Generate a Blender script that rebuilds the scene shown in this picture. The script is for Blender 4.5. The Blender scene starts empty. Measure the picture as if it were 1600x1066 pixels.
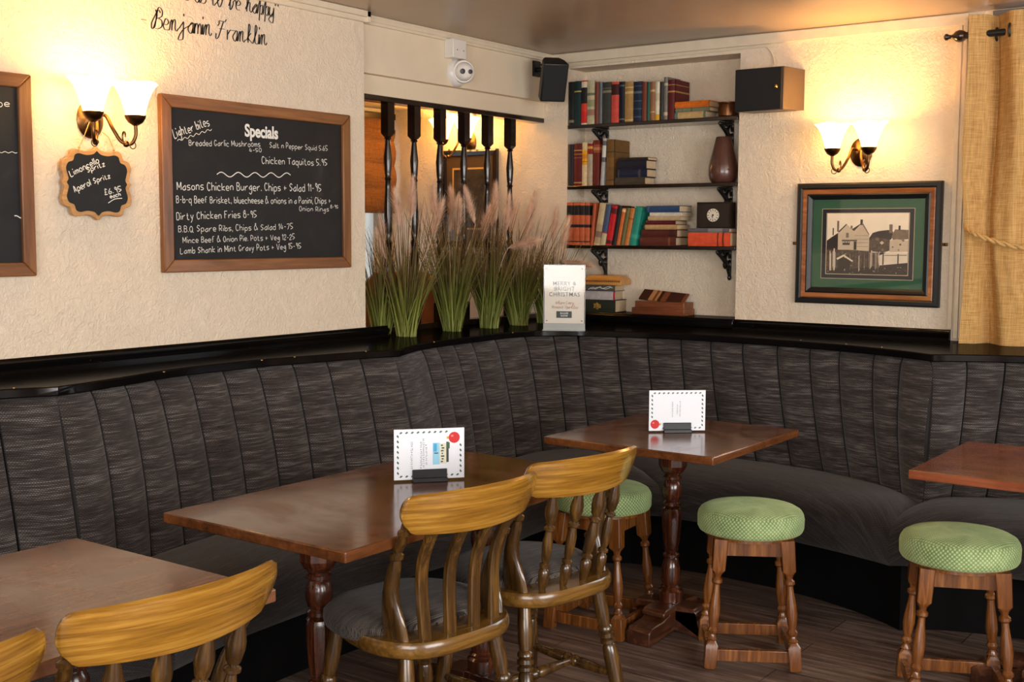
import bpy, math, random
from mathutils import Vector, Matrix, noise as mnoise
PI = math.pi
random.seed(7)
SC = bpy.context.scene
COL = SC.collection

# ------------------------------------------------------------------ camera
cam_data = bpy.data.cameras.new('camera')
cam_data.sensor_width = 36.0
cam_data.lens = 42.16
cam_data.clip_start = 0.05
cam = bpy.data.objects.new('camera', cam_data)
COL.objects.link(cam)
_p, _w, _r = math.radians(5.121), math.radians(36.028), math.radians(0.246)
_fw = Vector((-math.sin(_w)*math.cos(_p), math.cos(_w)*math.cos(_p), -math.sin(_p)))
_r0 = Vector((math.cos(_w), math.sin(_w), 0))
_u0 = _r0.cross(_fw)
_rt = _r0*math.cos(_r) + _u0*math.sin(_r)
_up = -_r0*math.sin(_r) + _u0*math.cos(_r)
cam.matrix_world = Matrix(((_rt.x, _up.x, -_fw.x, 0), (_rt.y, _up.y, -_fw.y, 0), (_rt.z, _up.z, -_fw.z, 1.45), (0, 0, 0, 1)))
SC.camera = cam

# ------------------------------------------------------------------ view, world, daylight
SC.view_settings.view_transform = 'Standard'
SC.view_settings.look = 'None'
SC.view_settings.gamma = 1.0
SC.view_settings.use_curve_mapping = False
SC.view_settings.exposure = 0.38
world = bpy.data.worlds.new('world')
SC.world = world
world.use_nodes = True
world.node_tree.nodes['Background'].inputs[0].default_value = (0.80, 0.90, 1.0, 1)
world.node_tree.nodes['Background'].inputs[1].default_value = 1.1

def area_light(name, loc, aim, sx, sy, power, col):
    d = bpy.data.lights.new(name, 'AREA')
    d.shape = 'RECTANGLE'; d.size = sx; d.size_y = sy; d.energy = power; d.color = col
    o = bpy.data.objects.new(name, d); COL.objects.link(o)
    o.location = loc
    o.rotation_euler = (Vector(aim) - Vector(loc)).to_track_quat('-Z', 'Y').to_euler()
    return o
# daylight entering through the windows of the room behind the camera and on its right
area_light('daylight_back', (0.4, -2.0, 1.55), (-0.6, 3.0, 1.1), 3.6, 1.5, 125, (1.0, 0.97, 0.94))
area_light('daylight_side', (2.62, 1.6, 1.5), (-2.5, 3.4, 1.2), 2.6, 1.4, 115, (1.0, 0.97, 0.95))
area_light('daylight_bay', (-0.2, 5.48, 1.65), (-0.4, 3.0, 0.9), 1.3, 1.1, 16, (0.92, 0.96, 1.0))

# ------------------------------------------------------------------ helpers
def lin(c):
    out = []
    for v in c[:3]:
        v = v/255.0
        out.append(v/12.92 if v <= 0.04045 else ((v+0.055)/1.055)**2.4)
    return (out[0], out[1], out[2], 1.0)

class NT:
    def __init__(s, name):
        s.m = bpy.data.materials.new(name); s.m.use_nodes = True
        s.n = s.m.node_tree.nodes; s.l = s.m.node_tree.links
        s.b = s.n['Principled BSDF']
    def node(s, t, **kw):
        n = s.n.new(t)
        for k, v in kw.items():
            if k in n.inputs: n.inputs[k].default_value = v
            else: setattr(n, k, v)
        return n
    def link(s, a, b): s.l.new(a, b)
    def coords(s, kind='Object', scale=(1, 1, 1), rot=(0, 0, 0)):
        tc = s.node('ShaderNodeTexCoord'); mp = s.node('ShaderNodeMapping')
        mp.inputs['Scale'].default_value = scale; mp.inputs['Rotation'].default_value = rot
        s.link(tc.outputs[kind], mp.inputs['Vector']); return mp.outputs[0]
    def noise(s, vec, scale, detail=4, rough=0.55, dist=0.0):
        n = s.node('ShaderNodeTexNoise', Scale=scale, Detail=detail, Roughness=rough, Distortion=dist)
        s.link(vec, n.inputs['Vector']); return n.outputs['Fac']
    def ramp(s, fac, stops):
        r = s.node('ShaderNodeValToRGB'); e = r.color_ramp.elements
        while len(e) < len(stops): e.new(0.5)
        for i, (p, c) in enumerate(stops):
            e[i].position = p; e[i].color = c if len(c) == 4 else lin(c)
        s.link(fac, r.inputs[0]); return r.outputs[0]
    def mix(s, fac, a, b, mode='MIX'):
        m = s.node('ShaderNodeMix', data_type='RGBA', blend_type=mode)
        for inp, v in ((m.inputs[0], fac), (m.inputs[6], a), (m.inputs[7], b)):
            if hasattr(v, 'default_value'): s.link(v, inp)
            else: inp.default_value = v
        return m.outputs[2]
    def bump(s, h, strength, dist):
        b = s.node('ShaderNodeBump', Strength=strength, Distance=dist)
        s.link(h, b.inputs['Height']); s.link(b.outputs[0], s.b.inputs['Normal'])
    def set(s, rough=0.5, metal=0.0, coat=0.0, spec=0.5, coat_rough=0.08):
        s.b.inputs['Roughness'].default_value = rough
        s.b.inputs['Metallic'].default_value = metal
        s.b.inputs['Coat Weight'].default_value = coat
        s.b.inputs['Coat Roughness'].default_value = coat_rough
        s.b.inputs['Specular IOR Level'].default_value = spec
        return s

_pl = {}
def plain(name, rgb, rough=0.5, metal=0.0, coat=0.0, var=0.10, vs=18.0, spec=0.5):
    """one colour with a little mottling of its own"""
    if name in _pl: return _pl[name]
    t = NT(name).set(rough, metal, coat, spec)
    c = lin(rgb)
    f = t.noise(t.coords(), vs, 4)
    lo = tuple(max(0, v*(1-var)) for v in c[:3])+(1,); hi = tuple(min(1, v*(1+var)) for v in c[:3])+(1,)
    t.link(t.ramp(f, [(0.3, lo), (0.7, hi)]), t.b.inputs['Base Color'])
    _pl[name] = t.m
    return t.m

def plaster(name, rgb, strength=0.35, scale=1.0):
    t = NT(name).set(0.62, spec=0.3)
    v = t.coords()
    a = t.noise(v, 9*scale, 5, 0.6, 1.2); b = t.noise(v, 38*scale, 4, 0.6, 2.0)
    c = lin(rgb)
    t.link(t.ramp(a, [(0.3, tuple(x*0.93 for x in c[:3])+(1,)), (0.7, c)]), t.b.inputs['Base Color'])
    add = t.node('ShaderNodeMath', operation='ADD'); t.link(a, add.inputs[0]); t.link(b, add.inputs[1])
    t.bump(add.outputs[0], strength, 0.012)
    return t.m

def wood(name, dark, mid, light, axis='Z', rough=0.3, coat=0.25, scale=1.0, bump=0.08, st=None, wear=0.0):
    t = NT(name).set(rough, 0, coat, coat_rough=0.12)
    st = st or {'X': (2.2, 30, 30), 'Y': (30, 2.2, 30), 'Z': (30, 30, 2.2)}[axis]
    v = t.coords('Object', tuple(k*scale for k in st))
    a = t.noise(v, 1.0, 6, 0.62, 0.6)
    v2 = t.coords('Object', tuple(k*scale*3.2 for k in st))
    b = t.noise(v2, 1.0, 3, 0.6)
    f = t.mix(0.35, a, b)
    t.link(t.ramp(f, [(0.30, dark), (0.5, mid), (0.68, light)]), t.b.inputs['Base Color'])
    if wear:                                            # polish worn unevenly: roughness varies in broad patches
        g = t.noise(t.coords(), 3.2, 5, 0.65, 1.0); mr = t.node('ShaderNodeMapRange')
        for k, vv in ((1, .34), (2, .68), (3, max(.05, rough-wear)), (4, rough+wear)): mr.inputs[k].default_value = vv
        t.link(g, mr.inputs[0]); t.link(mr.outputs[0], t.b.inputs['Roughness'])
        t.link(t.mix(t.ramp(g, [(.36, (0, 0, 0, 1)), (.66, (.38, .38, .38, 1))]), t.ramp(f, [(0.30, dark), (0.5, mid), (0.68, light)]), lin(tuple(min(255, v*1.25) for v in light))), t.b.inputs['Base Color'])
    t.bump(b, bump, 0.002)
    return t.m

M = {}
M['wall'] = plaster('cream_textured_plaster', (234, 217, 193), 0.6)
M['wall_smooth'] = plaster('cream_painted_board', (230, 214, 188), 0.04, 0.4)
M['ceiling'] = plain('taupe_gloss_ceiling_paint', (168, 146, 126), 0.28, var=0.08, vs=3)
M['cornice'] = plain('cream_gloss_trim_paint', (222, 208, 184), 0.35, var=0.05)
M['white'] = plain('white_paint', (228, 224, 214), 0.4, var=0.04)
def black_gloss():
    t = NT('black_gloss_paint')
    v = t.coords('Object', (1, 1, 1))
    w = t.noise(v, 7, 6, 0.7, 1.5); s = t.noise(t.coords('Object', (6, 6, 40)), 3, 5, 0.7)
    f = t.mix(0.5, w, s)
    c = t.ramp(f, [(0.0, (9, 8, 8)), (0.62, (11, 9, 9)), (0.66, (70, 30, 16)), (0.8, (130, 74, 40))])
    df = t.node('ShaderNodeBsdfDiffuse'); t.link(c, df.inputs['Color'])
    gl = t.node('ShaderNodeBsdfGlossy', Roughness=0.13)
    lw = t.node('ShaderNodeLayerWeight'); pw = t.node('ShaderNodeMath', operation='POWER'); pw.inputs[1].default_value = 5.0
    t.link(lw.outputs['Facing'], pw.inputs[0])
    ma = t.node('ShaderNodeMath', operation='MULTIPLY_ADD'); ma.inputs[1].default_value = 0.22; ma.inputs[2].default_value = 0.03
    t.link(pw.outputs[0], ma.inputs[0])
    mx = t.node('ShaderNodeMixShader'); t.link(ma.outputs[0], mx.inputs[0]); t.link(df.outputs[0], mx.inputs[1]); t.link(gl.outputs[0], mx.inputs[2])
    t.link(mx.outputs[0], t.n['Material Output'].inputs['Surface'])
    return t.m
M['black'] = black_gloss()
M['black_flat'] = plain('black_paint', (8, 7, 7), 0.8, var=0.15, spec=0.1)
M['spindle'] = plain('dark_stained_varnished_wood', (26, 14, 10), 0.22, coat=0.4, var=0.3)
M['iron'] = plain('black_cast_iron', (18, 18, 19), 0.4, var=0.15)
M['plastic_black'] = plain('black_plastic', (20, 21, 22), 0.42, var=0.08)
M['plastic_white'] = plain('white_plastic', (226, 222, 216), 0.3, var=0.03)
M['table'] = wood('red_brown_varnished_table_top', (46, 23, 10), (82, 45, 21), (112, 68, 36), 'Y', 0.17, 0.2, 1.0, 0.006, None, .09)
M['table_worn'] = wood('worn_brown_table_top', (74, 42, 26), (110, 70, 46), (136, 94, 66), 'Y', 0.20, 0.15, 1.0, 0.006, None, .09)
M['table_red'] = wood('reddish_table_top', (84, 38, 22), (112, 58, 34), (132, 74, 46), 'X', 0.2, 0.3, 1.0, 0.006, None, .06)
M['table_leg'] = wood('dark_mahogany_turned_wood', (30, 13, 7), (62, 28, 14), (112, 58, 28), 'Z', 0.22, 0.5)
M['table_foot'] = wood('dark_mahogany_foot_wood', (36, 17, 9), (66, 34, 19), (104, 62, 38), 'Y', 0.3, 0.4)
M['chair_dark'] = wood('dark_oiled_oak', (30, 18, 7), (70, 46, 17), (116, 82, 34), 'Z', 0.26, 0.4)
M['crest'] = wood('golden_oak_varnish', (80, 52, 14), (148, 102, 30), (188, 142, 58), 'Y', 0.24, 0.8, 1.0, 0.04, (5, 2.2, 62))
M['chair_seat'] = wood('brown_oak_seat', (58, 38, 12), (104, 72, 26), (140, 102, 44), 'Y', 0.26, 0.4)
M['stool_leg'] = wood('chestnut_turned_wood', (58, 30, 11), (108, 62, 25), (152, 98, 46), 'Z', 0.27, 0.4)
M['frame_pine'] = wood('stained_pine_board_frame', (74, 43, 17), (124, 76, 35), (156, 104, 56), 'X', 0.4, 0.1, 0.7)
M['frame_pine_v'] = wood('stained_pine_board_stile', (74, 43, 17), (124, 76, 35), (156, 104, 56), 'Z', 0.4, 0.1, 0.7)
M['sign_wood'] = wood('pale_plywood_edge', (156, 106, 56), (196, 146, 88), (214, 168, 108), 'X', 0.5, 0)
M['frame_gold'] = wood('rubbed_copper_moulding', (92, 48, 20), (146, 84, 40), (182, 114, 62), 'X', 0.3, 0.3)
M['brass'] = plain('antique_brass', (112, 78, 44), 0.3, 1.0, var=0.2)
M['brass_bright'] = plain('polished_brass', (200, 160, 90), 0.25, 1.0, var=0.05)
M['copper'] = plain('tarnished_copper', (112, 72, 44), 0.35, 0.8, var=0.25)
M['page'] = plain('yellowed_paper', (206, 182, 146), 0.8, var=0.08, vs=60)
M['page_white'] = plain('white_card', (236, 240, 247), 0.45, var=0.01)
M['chalk'] = plain('white_chalk_pen', (236, 234, 226), 0.8, var=0.02)
M['ink'] = plain('black_vinyl_lettering', (22, 18, 16), 0.5, var=0.05)
M['grey_ink'] = plain('grey_print', (84, 84, 86), 0.6, var=0.05)
M['rope'] = plain('gold_twisted_cord', (206, 166, 100), 0.7, var=0.2, vs=120)

def chalkboard():
    t = NT('chalkboard_slate').set(0.55, spec=0.3)
    v = t.coords(); a = t.noise(v, 5, 6, 0.65, 0.8)
    t.link(t.ramp(a, [(0.3, (24, 25, 27)), (0.6, (33, 34, 36)), (0.82, (58, 58, 58))]), t.b.inputs['Base Color'])
    return t.m
M['board'] = chalkboard()

def floor_mat():
    t = NT('grey_brown_plank_floor').set(0.42, spec=0.4)
    v = t.coords()
    br = t.node('ShaderNodeTexBrick', Scale=1.0, offset=0.37)
    br.inputs['Brick Width'].default_value = 1.15; br.inputs['Row Height'].default_value = 0.16
    br.inputs['Mortar Size'].default_value = 0.0016; br.inputs['Mortar'].default_value = (0.004, 0.003, 0.003, 1)
    br.inputs['Color1'].default_value = (0.3, 0.3, 0.3, 1); br.inputs['Color2'].default_value = (0.75, 0.75, 0.75, 1)
    t.link(v, br.inputs['Vector'])
    g = t.noise(t.coords('Object', (1.6, 26, 1)), 1.5, 7, 0.65, 0.5)
    f = t.mix(0.22, g, br.outputs['Color'])
    c = t.ramp(f, [(0.32, (56, 43, 37)), (0.5, (102, 83, 73)), (0.68, (148, 127, 114))])
    c2 = t.mix(br.outputs['Fac'], c, (0.006, 0.005, 0.005, 1))
    t.link(c2, t.b.inputs['Base Color']); t.bump(g, 0.12, 0.002)
    return t.m
M['floor'] = floor_mat()

def weave(name, scale=1.0, c=((36, 29, 27), (69, 60, 56), (138, 131, 126))):
    """coarse woven upholstery in streaky charcoal brown, laid out on the UVs in metres"""
    t = NT(name).set(0.85, spec=0.25)
    uv = t.coords('UV', (scale, scale, 1))
    br = t.node('ShaderNodeTexBrick', Scale=1.0, offset=0.5)
    br.inputs['Brick Width'].default_value = 0.0085; br.inputs['Row Height'].default_value = 0.0048
    br.inputs['Mortar Size'].default_value = 0.0011; br.inputs['Mortar Smooth'].default_value = 0.5
    t.link(uv, br.inputs['Vector'])
    st = t.noise(t.coords('UV', (11*scale, 150*scale, 1)), 1.0, 4, 0.6)
    big = t.noise(t.coords('UV', (2.5*scale, 26*scale, 1)), 1.0, 3, 0.5)
    f = t.mix(0.35, st, big)
    thread = t.ramp(f, [(0.36, c[0]), (0.50, c[1]), (0.70, c[2])])
    under = t.ramp(f, [(0.36, tuple(v*0.45 for v in c[0])), (0.62, tuple(v*0.55 for v in c[1]))])
    t.link(t.mix(br.outputs['Fac'], thread, under), t.b.inputs['Base Color'])
    inv = t.node('ShaderNodeMath', operation='SUBTRACT'); inv.inputs[0].default_value = 1.0; t.link(br.outputs['Fac'], inv.inputs[1])
    f = inv.outputs[0]
    t.bump(f, 0.5, 0.003)
    t.b.inputs['Sheen Weight'].default_value = 0.15
    return t.m
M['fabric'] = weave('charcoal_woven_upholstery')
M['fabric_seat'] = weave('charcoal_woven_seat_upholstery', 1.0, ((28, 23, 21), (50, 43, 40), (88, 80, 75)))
M['fabric_chair'] = weave('grey_brown_woven_pad', 1.5, ((48, 41, 37), (84, 74, 67), (124, 113, 104)))

M['seam'] = plain('black_stitched_seam', (20, 17, 17), .8)
def velour():
    t = NT('green_dotted_velour').set(0.75, spec=0.2)
    v = t.coords('UV', (1, 1, 1), (0, 0, PI/4))
    vo = t.node('ShaderNodeTexVoronoi', Scale=105.0, Randomness=0.0); t.link(v, vo.inputs['Vector'])
    n = t.noise(t.coords('Object'), 9, 4, 0.6, 0.8)
    base = t.ramp(n, [(0.3, (92, 116, 70)), (0.5, (128, 152, 98)), (0.72, (164, 182, 128))])
    dot = t.ramp(vo.outputs['Distance'], [(0.0, (214, 222, 172)), (0.28, (214, 222, 172)), (0.44, (70, 94, 52))])
    t.link(t.mix(0.36, base, dot), t.b.inputs['Base Color'])
    t.b.inputs['Sheen Weight'].default_value = 0.5
    t.b.inputs['Sheen Tint'].default_value = lin((190, 205, 150))
    t.bump(vo.outputs['Distance'], 0.3, 0.002)
    return t.m
M['velour'] = velour()

def curtain_mat(name, a, b):
    t = NT(name).set(0.85, spec=0.2)
    f1 = t.noise(t.coords('Object', (260, 260, 9)), 1.0, 3); f2 = t.noise(t.coords('Object', (14, 14, 420)), 1.0, 3)
    f = t.mix(0.5, f1, f2)
    t.link(t.ramp(f, [(0.34, a), (0.62, b)]), t.b.inputs['Base Color']); t.bump(f, 0.3, 0.002)
    return t.m
M['curtain'] = curtain_mat('gold_linen_curtain', (166, 122, 64), (222, 178, 114))
M['blind'] = curtain_mat('brown_roman_blind', (92, 60, 32), (136, 94, 54))

def shade_glass():
    t = NT('lit_frosted_shade_glass').set(0.4)
    t.b.inputs['Base Color'].default_value = (0.95, 0.9, 0.82, 1)
    t.b.inputs['Emission Color'].default_value = (1.0, 0.58, 0.17, 1)
    t.b.inputs['Emission Strength'].default_value = 12.0
    return t.m
M['shade'] = shade_glass()
def bulb_mat():
    t = NT('lit_bulb'); t.b.inputs['Emission Color'].default_value = (1, 0.86, 0.6, 1); t.b.inputs['Emission Strength'].default_value = 6
    return t.m
M['bulb'] = bulb_mat()
def glass(name, rough=0.02, alpha=0.12):
    t = NT(name)
    out = t.n['Material Output']
    tr = t.node('ShaderNodeBsdfTransparent'); gl = t.node('ShaderNodeBsdfGlossy', Roughness=rough)
    lw = t.node('ShaderNodeLayerWeight'); pw = t.node('ShaderNodeMath', operation='POWER'); pw.inputs[1].default_value = 4.0; t.link(lw.outputs['Facing'], pw.inputs[0])
    fr = t.node('ShaderNodeMath', operation='MULTIPLY_ADD'); fr.inputs[1].default_value = 0.5; fr.inputs[2].default_value = 0.03; t.link(pw.outputs[0], fr.inputs[0]); mx = t.node('ShaderNodeMixShader')
    t.link(fr.outputs[0], mx.inputs[0]); t.link(tr.outputs[0], mx.inputs[1]); t.link(gl.outputs[0], mx.inputs[2])
    t.link(mx.outputs[0], out.inputs['Surface'])
    return t.m
M['glass'] = glass('clear_glass')
M['acrylic'] = glass('clear_acrylic', 0.05)

def leaf_shader(t, c, k):
    df = t.node('ShaderNodeBsdfDiffuse'); tl = t.node('ShaderNodeBsdfTranslucent'); mx = t.node('ShaderNodeMixShader')
    mx.inputs[0].default_value = k; t.link(c, df.inputs['Color']); t.link(c, tl.inputs['Color'])
    t.link(df.outputs[0], mx.inputs[1]); t.link(tl.outputs[0], mx.inputs[2]); t.link(mx.outputs[0], t.n['Material Output'].inputs['Surface'])
def plume_mat():
    t = NT('pinkish_beige_plume'); f = t.noise(t.coords(), 40, 4)
    leaf_shader(t, t.ramp(f, [(.3, (238, 208, 186)), (.7, (255, 240, 222))]), .5); return t.m
def grass_mat():
    t = NT('green_to_russet_grass_blade').set(0.5)
    tc = t.node('ShaderNodeTexCoord'); sp = t.node('ShaderNodeSeparateXYZ'); t.link(tc.outputs['UV'], sp.inputs[0])
    a = t.ramp(sp.outputs['Y'], [(0.0, (186, 190, 112)), (0.25, (156, 166, 84)), (0.5, (128, 124, 68)), (0.7, (136, 116, 78)), (1.0, (156, 124, 96))])
    b = t.ramp(sp.outputs['Y'], [(0.0, (112, 122, 58)), (0.4, (96, 100, 46)), (0.6, (104, 94, 56)), (1.0, (122, 94, 70))])
    c = t.mix(sp.outputs['X'], a, b); leaf_shader(t, c, .35)
    return t.m
M['grass'] = grass_mat()
M['plume'] = plume_mat()

# ------------------------------------------------------------------ mesh builder 
class MB:
    def __init__(s): s.v = []; s.f = []; s.uv = {}; s.mi = {}
    def add(s, vs, fs, uvs=None, mi=0):
        o = len(s.v); s.v += [tuple(p) for p in vs]
        for k, f in enumerate(fs):
            i = len(s.f); s.f.append(tuple(o+j for j in f))
            if uvs: s.uv[i] = [uvs[j] for j in f]
            if mi: s.mi[i] = mi
        return s
    def box(s, x0, x1, y0, y1, z0, z1, T=None, mi=0):
        vs = [Vector((x, y, z)) for z in (z0, z1) for y in (y0, y1) for x in (x0, x1)]
        if T: vs = [T @ p for p in vs]
        return s.add(vs, [(0, 2, 3, 1), (4, 5, 7, 6), (0, 1, 5, 4), (2, 6, 7, 3), (0, 4, 6, 2), (1, 3, 7, 5)], mi=mi)
    def hexa(s, bot, top, mi=0):
        """prism between two equal polygons given as 3-D points"""
        n = len(bot)
        fs = [tuple(reversed(range(n))), tuple(range(n, 2*n))]
        fs += [(i, (i+1) % n, n+(i+1) % n, n+i) for i in range(n)]
        return s.add(list(bot)+list(top), fs, mi=mi)
    def prism(s, outline, y0, y1, T=None, mi=0):
        """outline in x,z extruded along y"""
        b = [Vector((x, y0, z)) for x, z in outline]; t = [Vector((x, y1, z)) for x, z in outline]
        if T: b = [T @ p for p in b]; t = [T @ p for p in t]
        return s.hexa(b, t, mi)
    def plan(s, outline, z0, z1, mi=0):
        return s.hexa([Vector((x, y, z0)) for x, y in outline], [Vector((x, y, z1)) for x, y in outline], mi)
    def rings(s, loops, caps=True, closed=True, uvs=None, mi=0):
        """skin between loops of equal count"""
        n = len(loops[0]); vs = [p for l in loops for p in l]; fs = []
        m = n if closed else n-1
        for r in range(len(loops)-1):
            for i in range(m):
                j = (i+1) % n
                fs.append((r*n+i, r*n+j, (r+1)*n+j, (r+1)*n+i))
        if caps and closed:
            fs.append(tuple(reversed(range(n)))); fs.append(tuple((len(loops)-1)*n+i for i in range(n)))
        return s.add(vs, fs, uvs, mi)
    def lathe(s, prof, seg=20, T=None, caps=True, mi=0, uvr=None):
        loops = []
        for r, z in prof:
            l = [Vector((r*math.cos(2*PI*i/seg), r*math.sin(2*PI*i/seg), z)) for i in range(seg)]
            if T: l = [T @ p for p in l]
            loops.append(l)
        return s.rings(loops, caps, mi=mi)
    def tube(s, path, rad, seg=8, caps=True, mi=0, flat=1.0):
        path = [Vector(p) for p in path]; n = len(path); loops = []
        rads = rad if isinstance(rad, (list, tuple)) else [rad]*n
        t0 = (path[1]-path[0]).normalized()
        a = Vector((0, 0, 1)) if abs(t0.z) < 0.9 else Vector((1, 0, 0))
        nrm = (a - t0*a.dot(t0)).normalized()
        for i in range(n):
            t = (path[min(i+1, n-1)]-path[max(i-1, 0)])
            t = t.normalized() if t.length > 1e-9 else t0
            nrm = (nrm - t*nrm.dot(t)).normalized(); b = t.cross(nrm)
            loops.append([path[i] + (nrm*math.cos(2*PI*k/seg)*flat + b*math.sin(2*PI*k/seg))*rads[i] for k in range(seg)])
        return s.rings(loops, caps, mi=mi)
    def ball(s, c, r, seg=12, sz=1.0, mi=0):
        c = Vector(c); prof = [(max(1e-4, r*math.sin(PI*k/8)), -r*sz*math.cos(PI*k/8)) for k in range(9)]
        return s.lathe(prof, seg, Matrix.Translation(c), mi=mi)
    def frame(s, w, h, prof, mi=0, cx=0, cz=0):
        """mitred picture-frame moulding round a w x h rectangle: prof = (inset from the outer edge, distance off the wall)"""
        loops = []
        for ins, out in prof:
            a, b = w/2-ins, h/2-ins
            loops.append([Vector((cx-a, -out, cz-b)), Vector((cx+a, -out, cz-b)), Vector((cx+a, -out, cz+b)), Vector((cx-a, -out, cz+b))])
        n = len(loops); vs = [p for l in loops for p in l]; fs = []
        for r in range(n):
            q = (r+1) % n
            for i in range(4):
                j = (i+1) % 4
                fs.append((r*4+i, r*4+j, q*4+j, q*4+i))
        return s.add(vs, fs, mi=mi)

def obj(name, mb, mats, parent=None, smooth=40, bevel=0.0, seg=2, loc=None):
    me = bpy.data.meshes.new(name)
    me.from_pydata(mb.v, [], mb.f)
    for m in (mats if isinstance(mats, (list, tuple)) else [mats]): me.materials.append(m)
    if mb.mi:
        for i, k in mb.mi.items(): me.polygons[i].material_index = k
    if mb.uv:
        uvl = me.uv_layers.new(name='UVMap')
        for i, us in mb.uv.items():
            for li, u in zip(me.polygons[i].loop_indices, us): uvl.data[li].uv = u
    me.validate(); 
    import bmesh
    bm = bmesh.new(); bm.from_mesh(me)
    bmesh.ops.recalc_face_normals(bm, faces=bm.faces); bm.to_mesh(me); bm.free()
    if smooth:
        me.shade_smooth(); me.set_sharp_from_angle(angle=math.radians(smooth))
    o = bpy.data.objects.new(name, me); COL.objects.link(o)
    if parent: o.parent = parent
    if loc: o.location = loc
    if bevel:
        b = o.modifiers.new('bevel', 'BEVEL'); b.width = bevel; b.segments = seg; b.limit_method = 'ANGLE'; b.angle_limit = math.radians(35)
        b.harden_normals = False
    return o

def thing(name, label, cat, loc=(0, 0, 0), rotz=0.0, group=None):
    o = bpy.data.objects.new(name, None); COL.objects.link(o)
    o.location = loc; o.rotation_euler = (0, 0, rotz); o.empty_display_size = 0.1
    return tag(o, label, cat, group)
def tag(o, label, cat, group=None):
    o['label'] = label; o['category'] = cat
    if group: o['group'] = group
    return o
def struct(name, mb, m, smooth=40, bevel=0.0, parent=None):
    o = obj(name, mb, m, parent, smooth, bevel)
    if not parent: o['kind'] = 'structure'
    return o
def dup(root, loc, rotz, label, group=None):
    """a copy of a thing with copies of its parts and sub-parts"""
    r = root.copy(); COL.objects.link(r); r.location = loc; r.rotation_euler = (0, 0, rotz); r['label'] = label
    if group: r['group'] = group
    def rec(src, dst):
        for ch in list(src.children):
            c = ch.copy()
            COL.objects.link(c); c.parent = dst; rec(ch, c)
    rec(root, r)
    return r

def smooth_curve(pts, n=12):
    """Catmull-Rom through the points"""
    P = [Vector(p) for p in pts]; out = []
    if len(P) < 3: return P
    for i in range(len(P)-1):
        p0 = P[i-1] if i else P[0]*2-P[1]; p1, p2 = P[i], P[i+1]; p3 = P[i+2] if i+2 < len(P) else P[-1]*2-P[-2]
        for k in range(n):
            t = k/n
            out.append(0.5*((2*p1)+(p2-p0)*t+(2*p0-5*p1+4*p2-p3)*t*t+(3*p1-p0-3*p2+p3)*t**3))
    out.append(P[-1]); return out
class Curve:
    def __init__(s, pts, n=12):
        s.p = smooth_curve([Vector((a[0], a[1], 0)) for a in pts], n)
        s.d = [0.0]
        for a, b in zip(s.p, s.p[1:]): s.d.append(s.d[-1]+(b-a).length)
        s.len = s.d[-1]
    def at(s, t):
        t = min(max(t, 0), 1)*s.len
        for i in range(len(s.d)-1):
            if s.d[i+1] >= t:
                k = (t-s.d[i])/max(1e-9, s.d[i+1]-s.d[i]); return s.p[i].lerp(s.p[i+1], k)
        return s.p[-1].copy()
    def nrm(s, t):
        d = s.at(t+0.01)-s.at(t-0.01); d.normalize(); return Vector((d.y, -d.x, 0))

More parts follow.
